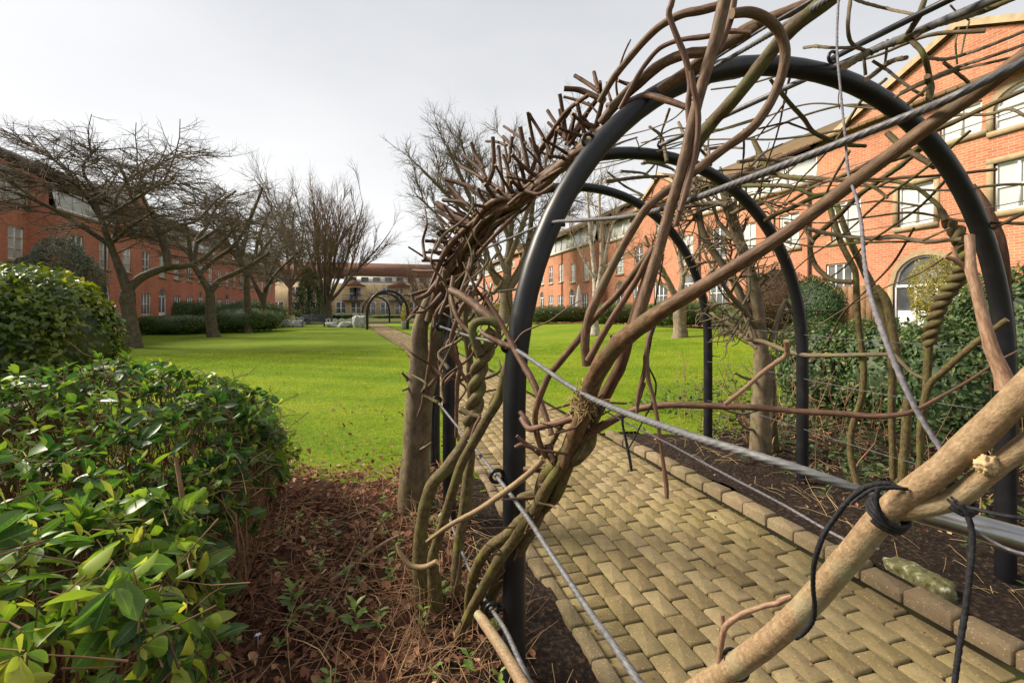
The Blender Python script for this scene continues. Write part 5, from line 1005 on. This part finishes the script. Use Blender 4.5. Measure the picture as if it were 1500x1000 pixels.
stem('stem',R,yb_([(908,160,7),(926,126,7),(943,98,7),(962,75,7),(978,65,7),(1000,58,7),(1034,54,8),(1070,46,8),(1100,48,6)],-.14),M['vine_red'],10,.05,.12)
stem('stem',R,[(1012,240,16.0,1.62),(1020,212,19.2),(1044,179,19.2),(1060,162,19.2),(1076,144,20.0),(1103,111,20.0),(1130,75,20.8),(1160,42,22.4),(1195,14,24.8),(1240,-20,27.2,1.25)],M['mossy'],14,.07,.15)
g=np.random.default_rng(5)
for k in range(27):
    a=g.uniform(0,4); b=g.uniform(8,14); off=g.uniform(-17,18); w=g.uniform(3,9.5) if k<15 else g.uniform(2.5,5); ph=g.uniform(0,6); am=g.uniform(2,9); pts=[]
    for i in np.arange(a,b,1.):
        j=min(int(i),len(B1)-2); f=i-j; p=np.array(B1[j])*(1-f)+np.array(B1[j+1])*f; d=np.array(B1[j+1][:2],float)-np.array(B1[j][:2],float); d=unit(d); o=off*(.6+.4*math.sin(i*.5))+am*math.sin(i*1.1+ph)
        pts.append((p[0]-d[1]*o,p[1]+d[0]*o,w,YB(p[0])+g.uniform(-.08,.06)))
    stem('stem',R,pts,(M['vine'],M['spur'],M['vine_red'],M['vine'])[k%4],9,.07,.15)
SP=[((690,209),(697,228),(709,246),5),((679,227),(703,248),(712,262),5),((722,201),(723,245),(712,275),6),((730,214),(734,250),(738,284),5),((737,227),(748,261),(746,277),5),((762,187),(767,215),(773,246),7),((738,185),(762,201),(770,210),4),((737,200),(759,223),(759,242),5),((773,164),(778,190),(784,220),5),((775,167),(794,198),(809,228),5),((802,162),(815,182),(829,204),5),((836,160),(789,227),(775,265),6),((674,243),(703,259),(737,280),5),((640,254),(660,273),(684,301),5),((653,263),(675,269),(695,276),6),((649,293),(680,297),(690,307),6),((640,298),(662,312),(687,329),9),((640,309),(655,318),(669,328),5),((750,201),(748,218),(746,238),5),((843,167),(838,188),(831,210),5),((860,165),(848,190),(833,214),6),((820,160),(824,180),(828,202),6),((712,207),(728,208),(742,213),4),((605,396),(625,397),(648,396),4),((633,352),(647,362),(662,372),6),((625,378),(635,383),(648,389),6),((629,367),(642,370),(655,373),6),((599,433),(625,425),(640,421),5),((599,466),(615,448),(640,424),5),((842,111),(860,122),(878,135),6),((826,130),(852,133),(886,148),8),((870,106),(873,118),(876,132),6),((820,138),(825,170),(830,203),6),((863,138),(828,166),(792,219),6),((874,146),(852,177),(833,211),7),((826,142),(845,147),(866,155),4),((882,150),(878,166),(873,184),7),((842,167),(836,188),(829,212),5),((879,120),(880,132),(883,147),5),((889,121),(891,135),(896,150),4),((905,118),(913,121),(924,124),5),((640,340),(652,352),(664,364),5),((668,300),(676,315),(690,325),5),((662,330),(672,338),(684,344),5),((700,275),(706,290),(716,305),5),((815,190),(812,210),(806,232),5),((760,235),(765,250),(768,268),6),((786,215),(790,235),(790,255),5),((845,150),(850,170),(856,195),6),((655,280),(668,288),(684,300),4)]
for a,b,c,w in SP: d=rng.uniform(-.16,.12); stem('spur',R,[(c[0],c[1],w*1.15,YB(c[0])-.02),(b[0],b[1],w*1.05,YB(b[0])+d*.5),(a[0],a[1],w,YB(a[0])+d)],M['spur'],8,.07,.25)
for k in range(50):
    x=g.uniform(650,890); y=float(np.interp(x,[650,700,754,800,868,900],[405,335,297,258,202,180])); an=g.uniform(1.7,3.2); L=g.uniform(25,70); w=g.uniform(3,6); d=g.uniform(-.22,.22)
    stem('spur',R,[(x,y,w*1.2,YB(x)),(x+L*.5*math.cos(an)+g.uniform(-5,5),y-L*.5*math.sin(an),w,YB(x)+d*.5),(x+L*math.cos(an),y-L*math.sin(an),w*.85,YB(x)+d)],M['spur'],7,.07,.25)
stem('twig',R,[(905,145,3.5,2.0),(903,119,3.5),(913,82,3),(924,58,2,1.95)],M['spur'],7,.1,.4)
for p in ([(655,420,8,2.9),(668,437,7),(676,450,6,2.8)],[(640,415,9,2.95),(625,432,7),(608,438,5,2.9)],[(648,430,8,2.9),(634,445,6),(622,455,5),(610,458,4,2.9)],[(690,420,7,2.7),(672,442,6),(654,450,5,2.8)],[(700,385,6,2.7),(705,405,6),(695,425,5),(690,450,5,2.6)],[(690,378,7,2.75),(684,405,7),(675,428,6,2.6)],[(712,430,5,2.6),(700,441,5),(686,444,5,2.6)]): stem('twig',R,p,M['vine'],8,.1,.3)
stem('branch',R,[(760,310,6,2.5),(740,330,6),(718,352,6),(700,372,6,2.7)],M['vine_red'],8,.05,.1)
stem('branch',R,[(812,270,6,2.25),(790,284,6),(768,282,6),(745,300,6,2.45)],M['vine_red'],8,.05,.1)
stem('branch',R,[(1008,158,9,1.75),(975,147,10),(945,140,10),(915,152,10),(890,155,9,2.0)],M['vine_red'],10,.06,.2)
# ------------------------------------------------------------------ wire ropes strung from hoop to hoop
wg='wire ropes between the hoops'
def ext(C,y1):
    """carry a line on past the viewer, towards the next hoop behind"""
    d=unit(C[-1,:3]-C[-4,:3]); n=(y1-C[-1,1])/d[1] if d[1]<-.05 else .6; n=min(max(n,0),1.8); k=int(n/.02)+1
    return np.vstack([C,[np.append(C[-1,:3]+d*n*(i+1)/k,C[-1,3]) for i in range(k)]])
def rope(label,pts,lobes=6,pitch=.10,mat='wire',k=24,name='wire_rope'):
    R=root_at(name,label,'wire rope',P(pts[0][0],pts[0][1],pts[0][3] if len(pts[0])>3 else 1.),wg); C=ext(trace(pts,.0035 if lobes else .02),-.6)
    mb=MB(); tube(mb,C,k,0,lobes=lobes,pitch=pitch); mb.build('rope',M[mat],R); return R
R=rope('grey wire rope ending in a polished steel terminal in the right foreground',[(644,478,3.5,3.0),(690,493,4.2),(747,508,6,1.74),(836,566,8,1.22),(900,598,10,1.0),(1000,634,12.5,.745),(1100,665,14.5,.615),(1180,690,16,.565),(1255,717,18,.54),(1330,745,20,.535)])
mb=MB(); C=ext(trace([(1290,729,20,.545),(1312,737,24,.54),(1328,742,34),(1345,748,39),(1400,763,42),(1460,780,46),(1530,800,51,.42)],.006),.0); tube(mb,C,24); mb.build('terminal',M['swage'],R)
rope('grey wire rope sloping down across the left paving edge to the bottom of the view',[(640,587,3.2,3.0),(684,642,4.2),(728,698,6,1.74),(772,757,7.5),(800,800,8.5,1.35),(860,890,10.5),(900,946,12),(950,1020,15,.88)])
rope('lowest wire rope, running to the bottom edge beside the nearest hoop leg',[(655,750,3.2,2.6),(672,796,4),(688,834,4.6),(707,872,5.4),(721,893,6,1.74),(740,922,7),(757,958,8),(785,1020,9.5,1.4)])
rope('dark twisted wire rope crossing the upper right half just under the long diagonal stem',[(690,373,3,3.0),(745,350,3.6),(800,328,5,1.83),(850,323,6),(905,319,7),(950,311,8,1.15),(1000,297,10,1.0),(1080,268,12,.84),(1180,230,14,.70),(1280,190,15,.61),(1345,164,16,.565),(1400,140,16),(1520,80,17,.48)],pitch=.09,mat='wiredark')
rope('grey wire rope high over the crown of the nearest hoop towards the top edge',[(862,206,4,2.5),(950,158,5),(1045,99,6,1.85),(1085,76,7),(1127,51,9,1.5),(1165,28,12),(1200,7,14),(1245,-22,16,1.15)],mat='wiredark')
rope('thin dark wire rope just below the high grey one over the nearest hoop',[(880,205,3,2.4),(960,148,4),(1048,86,5,1.85),(1085,63,5),(1118,42,5),(1190,0,6),(1230,-25,6,1.4)],mat='wiredark',k=16)
rope('smooth grey rod joining the crowns of the middle and the nearest hoop',[(968,213,6,3.32),(1076,163,8),(1173,119,9),(1222,98,9,2.16)],0,1,'wiredark',12)
rope('thick black sleeved cable from the crown of the nearest hoop to the top right edge',[(1221,85,9,2.14),(1253,68,10),(1287,51,11),(1351,19,12),(1430,-20,14,1.35)],0,1,'hoop',14)
for lab,o,z in (('thin wire along the right side of the hoops at head height',3.12,1.95),('thin wire along the right side of the hoops at chest height',3.13,1.21),('thin wire along the right side of the hoops at hip height',3.13,.87),('thin wire along the right side of the hoops at knee height',3.13,.48),('thin wire along the right shoulder of the hoops above head height',2.72,2.28)):
    R=root_at('wire_rope',lab,'wire rope',(o,1.2,z),wg); mb=MB(); ys=np.linspace(1.0,4.15,24); tube(mb,np.column_stack([o+.05*np.sin((ys-1.7)*.4),ys,z-.015*np.sin((ys-1.7)*2.4),np.full(24,.0026)]),7); mb.build('rope',M['wiredark'],R)
# ------------------------------------------------------------------ stems on the right flank and overhead
def YR(px,py,o=3.05): q=(px-750)/F; return o/(q*c_+s_)
def yr(pts,o=3.05): return [(p[0],p[1],p[2],YR(p[0],p[1],o)) for p in pts]
og='olive climber stems on the right side'
R=root_at('climbing_vine','slim wavy olive stem standing alone, leftmost of the right hand climbers','climber',G(1255,712),og)
stem('stem',R,yr([(1256,712,10),(1246,666,10),(1249,624,10),(1262,582,10),(1265,538,10),(1258,480,9),(1255,432,9),(1253,400,9),(1247,385,9),(1234,360,9),(1223,330,9),(1215,300,8)],3.2),O_,10,.06,.1)
stem('branch',R,yr([(1250,413,8),(1222,411,8),(1206,401,8),(1194,388,8),(1187,368,8),(1190,353,8),(1204,338,8),(1222,322,8),(1240,304,8),(1262,283,8),(1286,266,9),(1317,244,9),(1344,222,8),(1372,196,7)],3.1),M['mossy'],10,.07,.2)
R=root_at('climbing_vine','pair of leaning olive stems that part near the top, second of the right hand climbers','climber',G(1312,700),og)
stem('stem',R,yr([(1308,700,10),(1307,640,10),(1306,598,11),(1307,534,12),(1300,490,14),(1289,448,15),(1276,418,13),(1262,388,11),(1246,354,10),(1233,322,9),(1226,300,8)],3.3),O_,10,.06,.12)
stem('stem',R,yr([(1322,705,14),(1326,650,14),(1329,600,14),(1330,583,13)],3.3),O_,11,.06,.2)
stem('stem',R,yr([(1320,560,10),(1314,520,12),(1305,470,14),(1297,438,13),(1283,420,11)],3.25),O_,11,.06,.12)
R=root_at('twisted_vine','corkscrew twisted olive climber beside the right leg of the nearest hoop','climber',G(1346,690),og)
stem('stem',R,yr([(1344,698,9),(1350,650,10),(1354,598,11),(1358,554,12),(1360,500,14)],3.1),O_,11,.05,.1)
cen=trace(yr([(1360,505,20),(1363,490,20),(1369,470,20),(1379,442,21),(1397,416,22),(1410,395,23),(1413,380,24),(1408,350,24),(1396,333,20),(1384,321,15)],3.02),.012)
mb=MB(); tube(mb,cen*[1,1,1,.72],12,.04); mb.build('stem',O_,R)
L=np.concatenate([[0],np.cumsum(np.linalg.norm(np.diff(cen[:,:3],axis=0),axis=1))])
for ph in (0,PI):
    X=cat(cen,.006); L=np.concatenate([[0],np.cumsum(np.linalg.norm(np.diff(X[:,:3],axis=0),axis=1))]); T=np.gradient(X[:,:3],axis=0); T=unit(T); N=unit(np.cross(T,[.1,1.,.1])); Bn=np.cross(T,N); a=ph+L*2*PI/.115
    X[:,:3]+=(N*np.cos(a)[:,None]+Bn*np.sin(a)[:,None])*X[:,3:4]*.62; X[:,3]*=.62; mb=MB(); tube(mb,X,10,.03); mb.build('stem',O_,R)
stem('branch',R,yr([(1386,323,14),(1378,308,9),(1372,299,8),(1348,279,7),(1322,268,7),(1291,264,7),(1238,264,7),(1183,261,8),(1150,259,8),(1130,252,9)],2.95),M['mossy'],10,.08,.2)
stem('branch',R,yr([(1130,256,9),(1122,240,9),(1112,222,9),(1103,204,7)],2.9),M['mossy'],10,.1,.3)
stem('branch',R,yr([(1410,350,9),(1385,352,7),(1357,354,8),(1330,350,7),(1313,347,8),(1269,349,7),(1216,343,7),(1179,334,6),(1150,326,5)],2.95),M['trunkgrey'],9,.1,.35)
stem('branch',R,yr([(1352,352,5),(1372,343,4),(1392,334,3)],2.9),M['trunkgrey'],8,.1,.3)
R=root_at('climbing_vine','short olive stem bending right from the foot of the corkscrew climber','climber',G(1350,695),og)
stem('stem',R,yr([(1348,690,8),(1347,640,9),(1352,597,11),(1362,563,11),(1385,541,11),(1410,518,11),(1440,494,11),(1475,468,10)],2.95),M['olive'],11,.06,.12)
R=root_at('climbing_vine','dark stem hugging the outside of the right leg of the nearest hoop','climber',PT(1478,640,1.75),og)
stem('stem',R,yr([(1425,272,9),(1440,292,11),(1452,316,12),(1467,350,12),(1474,391,12),(1477,430,11),(1484,500,10),(1488,600,10),(1486,720,11)],3.22),M['spur'],10,.06,.12)
R=root_at('climbing_vine','grey horizontal stem tied along the right side at waist height','climber',PO(1180,520,3.0),og)
stem('stem',R,yr([(1095,497,6),(1120,501,7),(1150,513,7),(1180,520,7),(1240,520,7),(1292,519,7),(1311,522,7),(1334,544,6),(1356,556,5)],3.15),M['trunkgrey'],9,.08,.25)
R=root_at('climbing_vine','loose grey brown stems crossing the right flank in front of the brick gable','climber',PO(1240,280,2.6),og)
for p,w in (([(1082,272),(1124,272),(1154,273),(1176,279),(1190,286),(1212,283),(1240,270),(1275,252)],7),([(1121,323),(1137,314),(1165,302),(1190,290),(1212,284)],7),([(1372,190),(1415,171),(1457,151),(1510,128)],9),([(1374,176),(1406,168),(1447,168),(1479,160),(1505,172)],6),([(1176,332),(1184,345),(1192,355)],4),([(1240,268),(1262,258),(1290,240),(1330,226),(1348,215)],10),([(1225,262),(1262,245),(1290,228),(1312,215)],7),([(1150,300),(1200,270),(1240,262),(1280,275),(1300,290)],5),([(1282,276),(1310,262),(1340,258)],5),([(1300,195),(1318,212),(1338,225),(1370,245)],10)): stem('branch',R,yr([(x,y,w) for x,y in p],2.75),M['mossy' if w>6 else 'trunkgrey'],9,.08,.25)
R=root_at('climbing_vine','tangle of bare grey stems over the crown of the nearest hoop against the gable','climber',P(1350,80,1.9),cl)
UP=[([(1357,-8),(1344,28),(1331,53),(1351,77),(1361,111),(1362,150)],9),([(1245,-8),(1259,2),(1299,13),(1342,22)],5),([(1246,-5),(1242,43),(1250,66),(1272,76)],6),([(1355,84),(1385,87),(1415,79),(1457,64),(1510,42)],6),([(1320,136),(1363,115),(1404,98),(1457,81),(1510,62)],6),([(1312,142),(1345,126),(1400,104),(1450,92),(1510,78)],5),([(1383,92),(1398,104),(1418,120)],6),([(1270,116),(1284,106),(1299,94),(1312,88),(1327,85)],8),([(1278,89),(1300,103),(1312,113),(1335,130),(1352,140)],5),([(1178,70),(1195,68),(1216,70),(1250,70)],5),([(1238,97),(1262,82),(1287,70),(1310,62),(1334,54),(1372,36),(1436,17),(1500,-10)],12),([(1360,150),(1364,128),(1358,112)],10),([(1420,30),(1404,20),(1392,8)],3),([(1340,54),(1380,32),(1420,12),(1450,0)],4),([(1300,58),(1298,80),(1296,95)],4),([(1266,72),(1266,90),(1268,110)],5),([(1330,152),(1348,138),(1358,128)],6),([(1405,40),(1400,62),(1402,95)],3),([(1420,32),(1413,55),(1408,80)],3)]
for p,w in UP: stem('branch',R,[(x,y,w,1.75+.25*math.sin(x*.05)) for x,y in p],M['trunkgrey' if w<9 else 'mossy'],9,.1,.35)
R=root_at('climbing_vine','thin bare green stem curving down in the gap below the nearest hoop crown','climber',P(1150,130,2.3),cl)
stem('stem',R,[(1128,116,5,2.3),(1143,135,7),(1160,155,7),(1178,175,7),(1190,192,7),(1210,203,7),(1240,212,7),(1268,214,6,2.4)],M['mossy'],9,.07,.2)
for p in ([(1150,150,3,2.3),(1135,170,2.5),(1115,195,2.5),(1108,205,2,2.3)],[(1110,189,3,2.3),(1150,180,3.5),(1160,182,3.5),(1190,193,3,2.3)],[(1230,130,1.5,2.3),(1228,145,1.5),(1230,160,1.5,2.3)]): stem('twig',R,p,M['spur'],7)
g=np.random.default_rng(21)
R=root_at('climbing_vine','cut grey twigs laid over the middle hoop crown behind the big loop stem','climber',P(960,265,3.4),cl)
for k in range(30):
    x=g.uniform(880,1110); y=g.uniform(215,300); an=g.uniform(-.5,2.6); L=g.uniform(30,95); w=g.uniform(2.5,7); Y=g.uniform(3.1,4.6)
    stem('twig',R,[(x,y,w,Y),(x+.5*L*math.cos(an)+g.uniform(-8,8),y-.35*L*math.sin(an)+g.uniform(-6,6),w*.85,Y+.1),(x+L*math.cos(an),y-.6*L*math.sin(an),w*.6,Y+g.uniform(-.2,.3))],M['trunkgrey'] if k%3 else M['mossy'],7,.1,.3)
# pruned tree right of the path seen through the hoops
bt=G(1115,672); Y=4.42
R=tree('pruned_tree','pruned tree with tall pale grey trunk between the second and third right hoop legs',
 [pxl(Y,(1116,520,24),(1113,478,22),(1107,430,21),(1096,388,20),(1084,355,20),(1073,322,20),(1064,290,18),(1055,262,14),dY=.1),pxl(Y,(1108,500,18),(1098,470,16),(1082,425,15),(1063,393,14),(1040,362,14),(1027,333,13),(1023,305,11),(1015,280,8),dY=.35),pxl(Y,(1108,480,14),(1090,455,11),(1072,435,9),(1058,415,7),(1042,395,6),dY=-.4),pxl(Y,(1092,360,9),(1070,345,8),(1052,325,7),(1046,300,6),dY=.3),pxl(Y,(1066,300,11),(1048,298,10),(1020,300,9),(990,305,6),dY=.3),pxl(Y,(1070,315,9),(1095,300,8),(1120,296,6),(1135,310,5),dY=-.3),pxl(Y,(1110,510,11),(1085,490,9),(1062,470,7),(1045,462,5),dY=.5),pxl(Y,(1128,500,9),(1150,440,7),(1165,470,6),(1180,500,5),dY=.3)],
 [np.append(bt+[0,0,-.05],.088),np.append(P(1114,640,Y),.078),np.append(P(1114,600,Y),.074),np.append(P(1117,550,Y),.071),np.append(P(1116,518,Y),.07)],
 [(8,.15,.42,(.5,1.3),(0,0,.05),.25,.2,.013,4,.6),(6,.2,.20,(.5,1.3),(0,0,.05),.3,.25,.008,4,.6)],TG,M['trunkgrey'],loc=tuple(bt))
b=G(1132,664); mb=MB(); tube(mb,cat([(*b,.052),(*P(1131,610,4.6),.045),(*P(1130,560,4.62),.04),(*P(1128,520,4.6),.03)],.04),12,.06,knots=.1); o=mb.build('stem',M['mossy'],R)
for p in ([(1104,556,5,4.4),(1090,553,4),(1076,546,3,4.3)],[(1106,630,5,4.4),(1092,626,4),(1080,614,3,4.3)],[(1110,600,5,4.3),(1088,606,4),(1062,600,3),(1045,590,2,4.2)]): stem('twig',R,p,M['trunkgrey'],8,.1,.3)
# ------------------------------------------------------------------ thick pale branch in the right foreground with its ties
R=root_at('cut_branch','thick pale bare branch with a torn stub slanting across the lower right foreground','branch',P(1300,760,.45))
PL=M['pale']
stem('branch',R,[(985,1040,33.9,.74),(1015,1017,34.6),(1059,987,34.6,.66),(1116,947,35.3),(1182,886,37.5,.54),(1239,820,39.0),(1296,754,40.5,.455),(1340,717,42.7),(1384,683,44.2,.41),(1446,626,47.1),(1500,573,50.0,.36),(1560,515,53.0,.34)],PL,26,.035,.05,down=True,on=.5)
stem('branch',R,[(1318,748,32.1,.447),(1350,742,35.9),(1393,733,35.9,.415),(1420,716,34.9),(1450,690,34.9),(1490,660,35.9,.375),(1560,610,39.6,.35)],PL,20,.04,.06,on=.4)
stem('twig',R,[(1054,970,10,.655),(1056,948,9),(1059,928,9),(1065,914,9),(1086,899,8),(1104,892,8),(1122,886,8),(1138,883,9),(1146,878,11),(1160,873,7,.60)],M['shoot'],10,.1,.4)
stem('twig',R,[(1060,926,7,.645),(1059,912,7),(1058,899,6,.64)],M['shoot'],9,.06,.2)
stem('shoot',R,[(1474,572,34,.375),(1468,548,27),(1456,520,22),(1448,495,20),(1441,470,19),(1434,440,18),(1427,412,17),(1422,395,17),(1421,370,15),(1420,345,15,.40)],M['shoot'],14,.05,.12)
stem('shoot',R,[(1425,402,12,.398),(1412,390,10),(1398,380,9),(1384,376,6,.40)],M['shoot'],10,.08,.2)
stem('shoot',R,[(1402,383,8,.399),(1399,372,7),(1396,362,6,.40)],M['shoot'],9,.08,.2)
c=P(1446,680,.381); mb=MB(); u,v=np.meshgrid(np.linspace(0,2*PI,41)[:-1],np.linspace(0,PI,22),indexing='ij'); V=np.stack([np.cos(u)*np.sin(v)*1.25,np.sin(u)*np.sin(v)*.8,np.cos(v)],-1)
V=V*(.0072*(1+.18*vnoise(V,2.6,3)+.30*np.maximum(0,vnoise(V,7.,4))+.12*vnoise(V,15.,6)))[...,None]+c; i=np.arange(40)[:,None]*22; i2=((np.arange(40)+1)%40)[:,None]*22; j=np.arange(21)[None]; mb.add(V.reshape(-1,3),Q=np.stack([i+j,i+j+1,i2+j+1,i2+j],-1).reshape(-1,4))
mb.build('torn_stub',simple('torn_wood',[(.3,(.30,.20,.10)),(.7,(.55,.40,.22))],90,.8,.2,.6,.001),R)
def wrap(pxc,r,n_,sp,mat,rr,root,axis):
    C=[]; a0=unit(np.array(axis)); u=unit(np.cross(a0,[0,0,1.])); v=np.cross(a0,u)
    for k in range(n_*20+1): th=k/20*2*PI; C.append(np.append(pxc+a0*(k/20-n_/2)*sp+r*(u*math.cos(th)+v*math.sin(th)),rr))
    mb=MB(); tube(mb,C,8,.06); mb.build('knot',mat,root)
ax_=P(1340,717,.43)-P(1239,820,.49)
def strand(root,pts,mat='string',k=8,wob=.10,name='strand'): mb=MB(); tube(mb,trace(pts,.0022),12,wob,lobes=3,pitch=.02 if mat=='string' else .03); mb.build(name,M[mat],root)
R=root_at('black_twine','black twine wound round the pale branch and hanging in a long loop on its left','twine',P(1295,750,.45))
wrap(P(1300,752,.452),.0163,3,.0040,M['string'],.0021,R,ax_)
strand(R,[(1318,714,8,.43),(1300,708,9),(1283,709,10),(1262,716,10),(1240,736,9),(1224,757,9),(1208,780,9),(1198,805,9,.46),(1192,830,8),(1191,860,8),(1193,885,8),(1190,908,9),(1178,925,9),(1166,934,8,.515)])
strand(R,[(1330,716,6,.425),(1305,714,7),(1280,716,7),(1262,726,6),(1246,738,5,.44)])
strand(R,[(1285,716,8,.43),(1284,735,8),(1290,752,9),(1300,765,9,.43)])
R=root_at('black_twine','black twine hanging straight down from the fork of the pale branch','twine',P(1412,750,.40))
wrap(P(1408,735,.41),.0104,2,.004,M['string'],.0021,R,P(1450,690,.39)-P(1393,733,.415))
strand(R,[(1408,738,9,.39),(1418,755,11),(1424,780,11),(1423,815,11),(1418,860,11),(1412,905,11),(1404,955,10),(1396,1020,10,.38)])
strand(R,[(1414,742,7,.40),(1440,748,8),(1470,755,8),(1515,760,8,.37)])
strand(R,[(1420,770,4,.42),(1450,790,6),(1480,805,7),(1515,815,7,.38)],'greystring')
R=root_at('black_twine','black twine tied round the low end of the pale branch near the bottom edge','twine',P(1075,965,.64))
wrap(P(1078,972,.645),.0172,1,.012,M['string'],.0026,R,P(1116,947,.61)-P(1059,987,.66)+np.array([.0,0.,.012]))
R=root_at('grey_twine','long grey twine hanging from the top edge down to the pale branch','twine',P(1250,290,.7))
strand(R,[(1229,-15,4,.8),(1226,60,4),(1231,130,4),(1238,200,4),(1243,255,5),(1255,292,5),(1262,330,6),(1266,380,7),(1272,420,8),(1282,455,9),(1295,492,10),(1316,545,10),(1345,605,10),(1380,660,10,.42)],'greystring')
R=root_at('grey_twine','thin grey twine stretched from the braided climber over the soil bed to the pale branch','twine',P(1100,710,.8))
strand(R,[(840,575,2,1.3),(910,615,2.5,1.1),(980,650,3),(1050,688,4,.8),(1138,734,4.5),(1226,784,5,.55),(1262,798,6),(1285,802,7,.46)],'greystring')
R=root_at('black_twine','thin black twine dangling beside the knobbly hanging twig','twine',P(955,470,.98))
strand(R,[(972,372,2.5,.98),(966,410,2.5),(959,450,2.5),(957,480,2.5),(951,515,2.5),(950,535,2.5),(958,553,3),(961,566,3),(957,588,3),(944,612,2.5),(930,640,2.5),(919,660,2.5,1.0)])
R=root_at('black_strap','short black plastic strap hanging below the horizontal reddish stem','strap',P(920,650,1.05))
strand(R,[(913,600,4,1.08),(912,620,4),(917,645,4.5),(922,670,5),(925,690,5,1.05)])
R=root_at('black_twine','fine black thread hanging on the middle hoop beside the pale trunk','twine',P(638,620,3.)); strand(R,[(639,592,1.5,2.98),(637,620,1.5),(638,660,1.5),(637,700,1.5,2.98)])
# ivy-like scrap leaves left on the near climber
c=G(1400,770); t=thing('weed_clump','yellowing weed clump on the soil below the polished steel terminal','plant',(c[0]+.1,c[1],0)); mb=MB(); g=np.random.default_rng(8); n=150; p=np.stack([c[0]+.1+g.normal(0,.16,n),c[1]+g.normal(0,.16,n),.05+.16*g.random(n)],-1)
scatter(mb,LEAF,p,unit(g.normal(size=(n,3))*[1,1,.5]),unit(g.normal(size=(n,3))*.5+[0,0,1]),.06*g.uniform(.5,1.2,n),g.random(n)); mb.build('foliage',M['laurel'],t)
# tied-in shoots running along the roof of the tunnel
g=np.random.default_rng(91)
def along(R,n,u0,u1,y0,y1,rm,mats,seed):
    g=np.random.default_rng(seed)
    for k in range(n):
        u=g.uniform(u0,u1); a=g.uniform(y0,y0+1.); b=a+g.uniform(.6,1.9); m=7; pts=[]; dr=g.uniform(-.22,.22); ph=g.uniform(0,6); am=g.uniform(.01,.05)
        for i in range(m):
            y=a+(b-a)*i/(m-1); th=PI-PI*(u+dr*i/(m-1)); rad=1.+.03+am*math.sin(ph+i*1.3); pts.append((1.79+1.34*rad*math.cos(th),min(y,y1),1.05+1.46*rad*math.sin(th)+.02*math.sin(ph*2+i*2.),g.uniform(.6,1.)*rm*(1-.6*i/m)))
        mb=MB(); tube(mb,cat(pts,.03),7,.1,knots=.3,cap='cut'); mb.build('stem',M[mats[k%len(mats)]],R)
R=root_at('climbing_vine','long thin shoots tied along the right shoulder of the hoops under the roof line','climber',(3.0,2.6,1.9),cl)
along(R,15,.60,.84,1.15,4.4,.0095,('trunkgrey','mossy','trunkgrey','spur'),5)
R=root_at('climbing_vine','long thin shoots tied along the crown of the hoops','climber',(1.8,2.6,2.5),cl)
along(R,8,.36,.6,1.5,4.4,.0085,('trunkgrey','mossy','spur'),6)

# loose thin growth matted round the left legs of the hoops
g=np.random.default_rng(123)
R=root_at('climbing_vine','matted thin brown growth tangled round the left legs of the middle and farthest hoops','climber',P(660,520,2.7),cl)
for k in range(44):
    x=g.uniform(615,735); y=g.uniform(360,600); an=g.normal(1.5,.55); L=g.uniform(50,150); w=g.uniform(2,5); Y=g.uniform(2.35,3.1); b=g.uniform(-22,22)
    stem('stem',R,[(x,y,w*1.2,Y),(x+.33*L*math.cos(an)+b,y-.33*L*math.sin(an),w,Y+.05),(x+.66*L*math.cos(an)-b*.6,y-.66*L*math.sin(an),w*.85,Y),(x+L*math.cos(an)+b*.3,y-L*math.sin(an),w*.5,Y+.1)],M[('vine','spur','trunkgrey','olive')[k%4]],7,.08,.3)
R=root_at('climbing_vine','fine side shoots sprouting from the braided brown climber','climber',P(820,690,1.5),cl)
for k in range(26):
    u=g.uniform(0,1); x=690+190*u; y=900-330*u+g.uniform(-20,20); Y=1.9-.75*u; an=g.uniform(-.4,3.5); L=g.uniform(20,60); w=g.uniform(2,4.5)
    stem('twig',R,[(x,y,w*1.3,Y),(x+.5*L*math.cos(an)+g.uniform(-7,7),y-.5*L*math.sin(an),w,Y-.02),(x+L*math.cos(an),y-L*math.sin(an),w*.6,Y-.05)],M[('vine_red','vine')[k%2]],7,.15,.5)
og2='thin upright shrub stems on the right'
R=root_at('bare_shrub','thicket of thin upright bare stems under the evergreens on the right','shrub',(3.9,3.2,.1))
st=[]
for k in range(95):
    x=g.uniform(3.35,5.2); y=g.uniform(1.7,5.2); p=np.array([x,y,.02]); d=unit(g.normal(size=3)*.25+[0,0,1]); r=g.uniform(.002,.0065); pts=[np.append(p,r*1.3)]; L=g.uniform(.4,1.15)
    for i in range(5): d=unit(d+g.normal(size=3)*.16); p=p+d*L/5; pts.append(np.append(p,r*(1-.15*i)))
    st.append(np.array(pts))
    for q_ in range(2): s0=pts[g.integers(2,5)]; dd=unit(g.normal(size=3)+[0,0,.4]); st.append(np.array([[*s0[:3],r*.6],[*(s0[:3]+dd*.1),r*.5],[*(s0[:3]+dd*.22+g.normal(size=3)*.02),r*.3]]))
mb=MB(); tubes(mb,st,5); mb.build('stems',M['stick'],R)
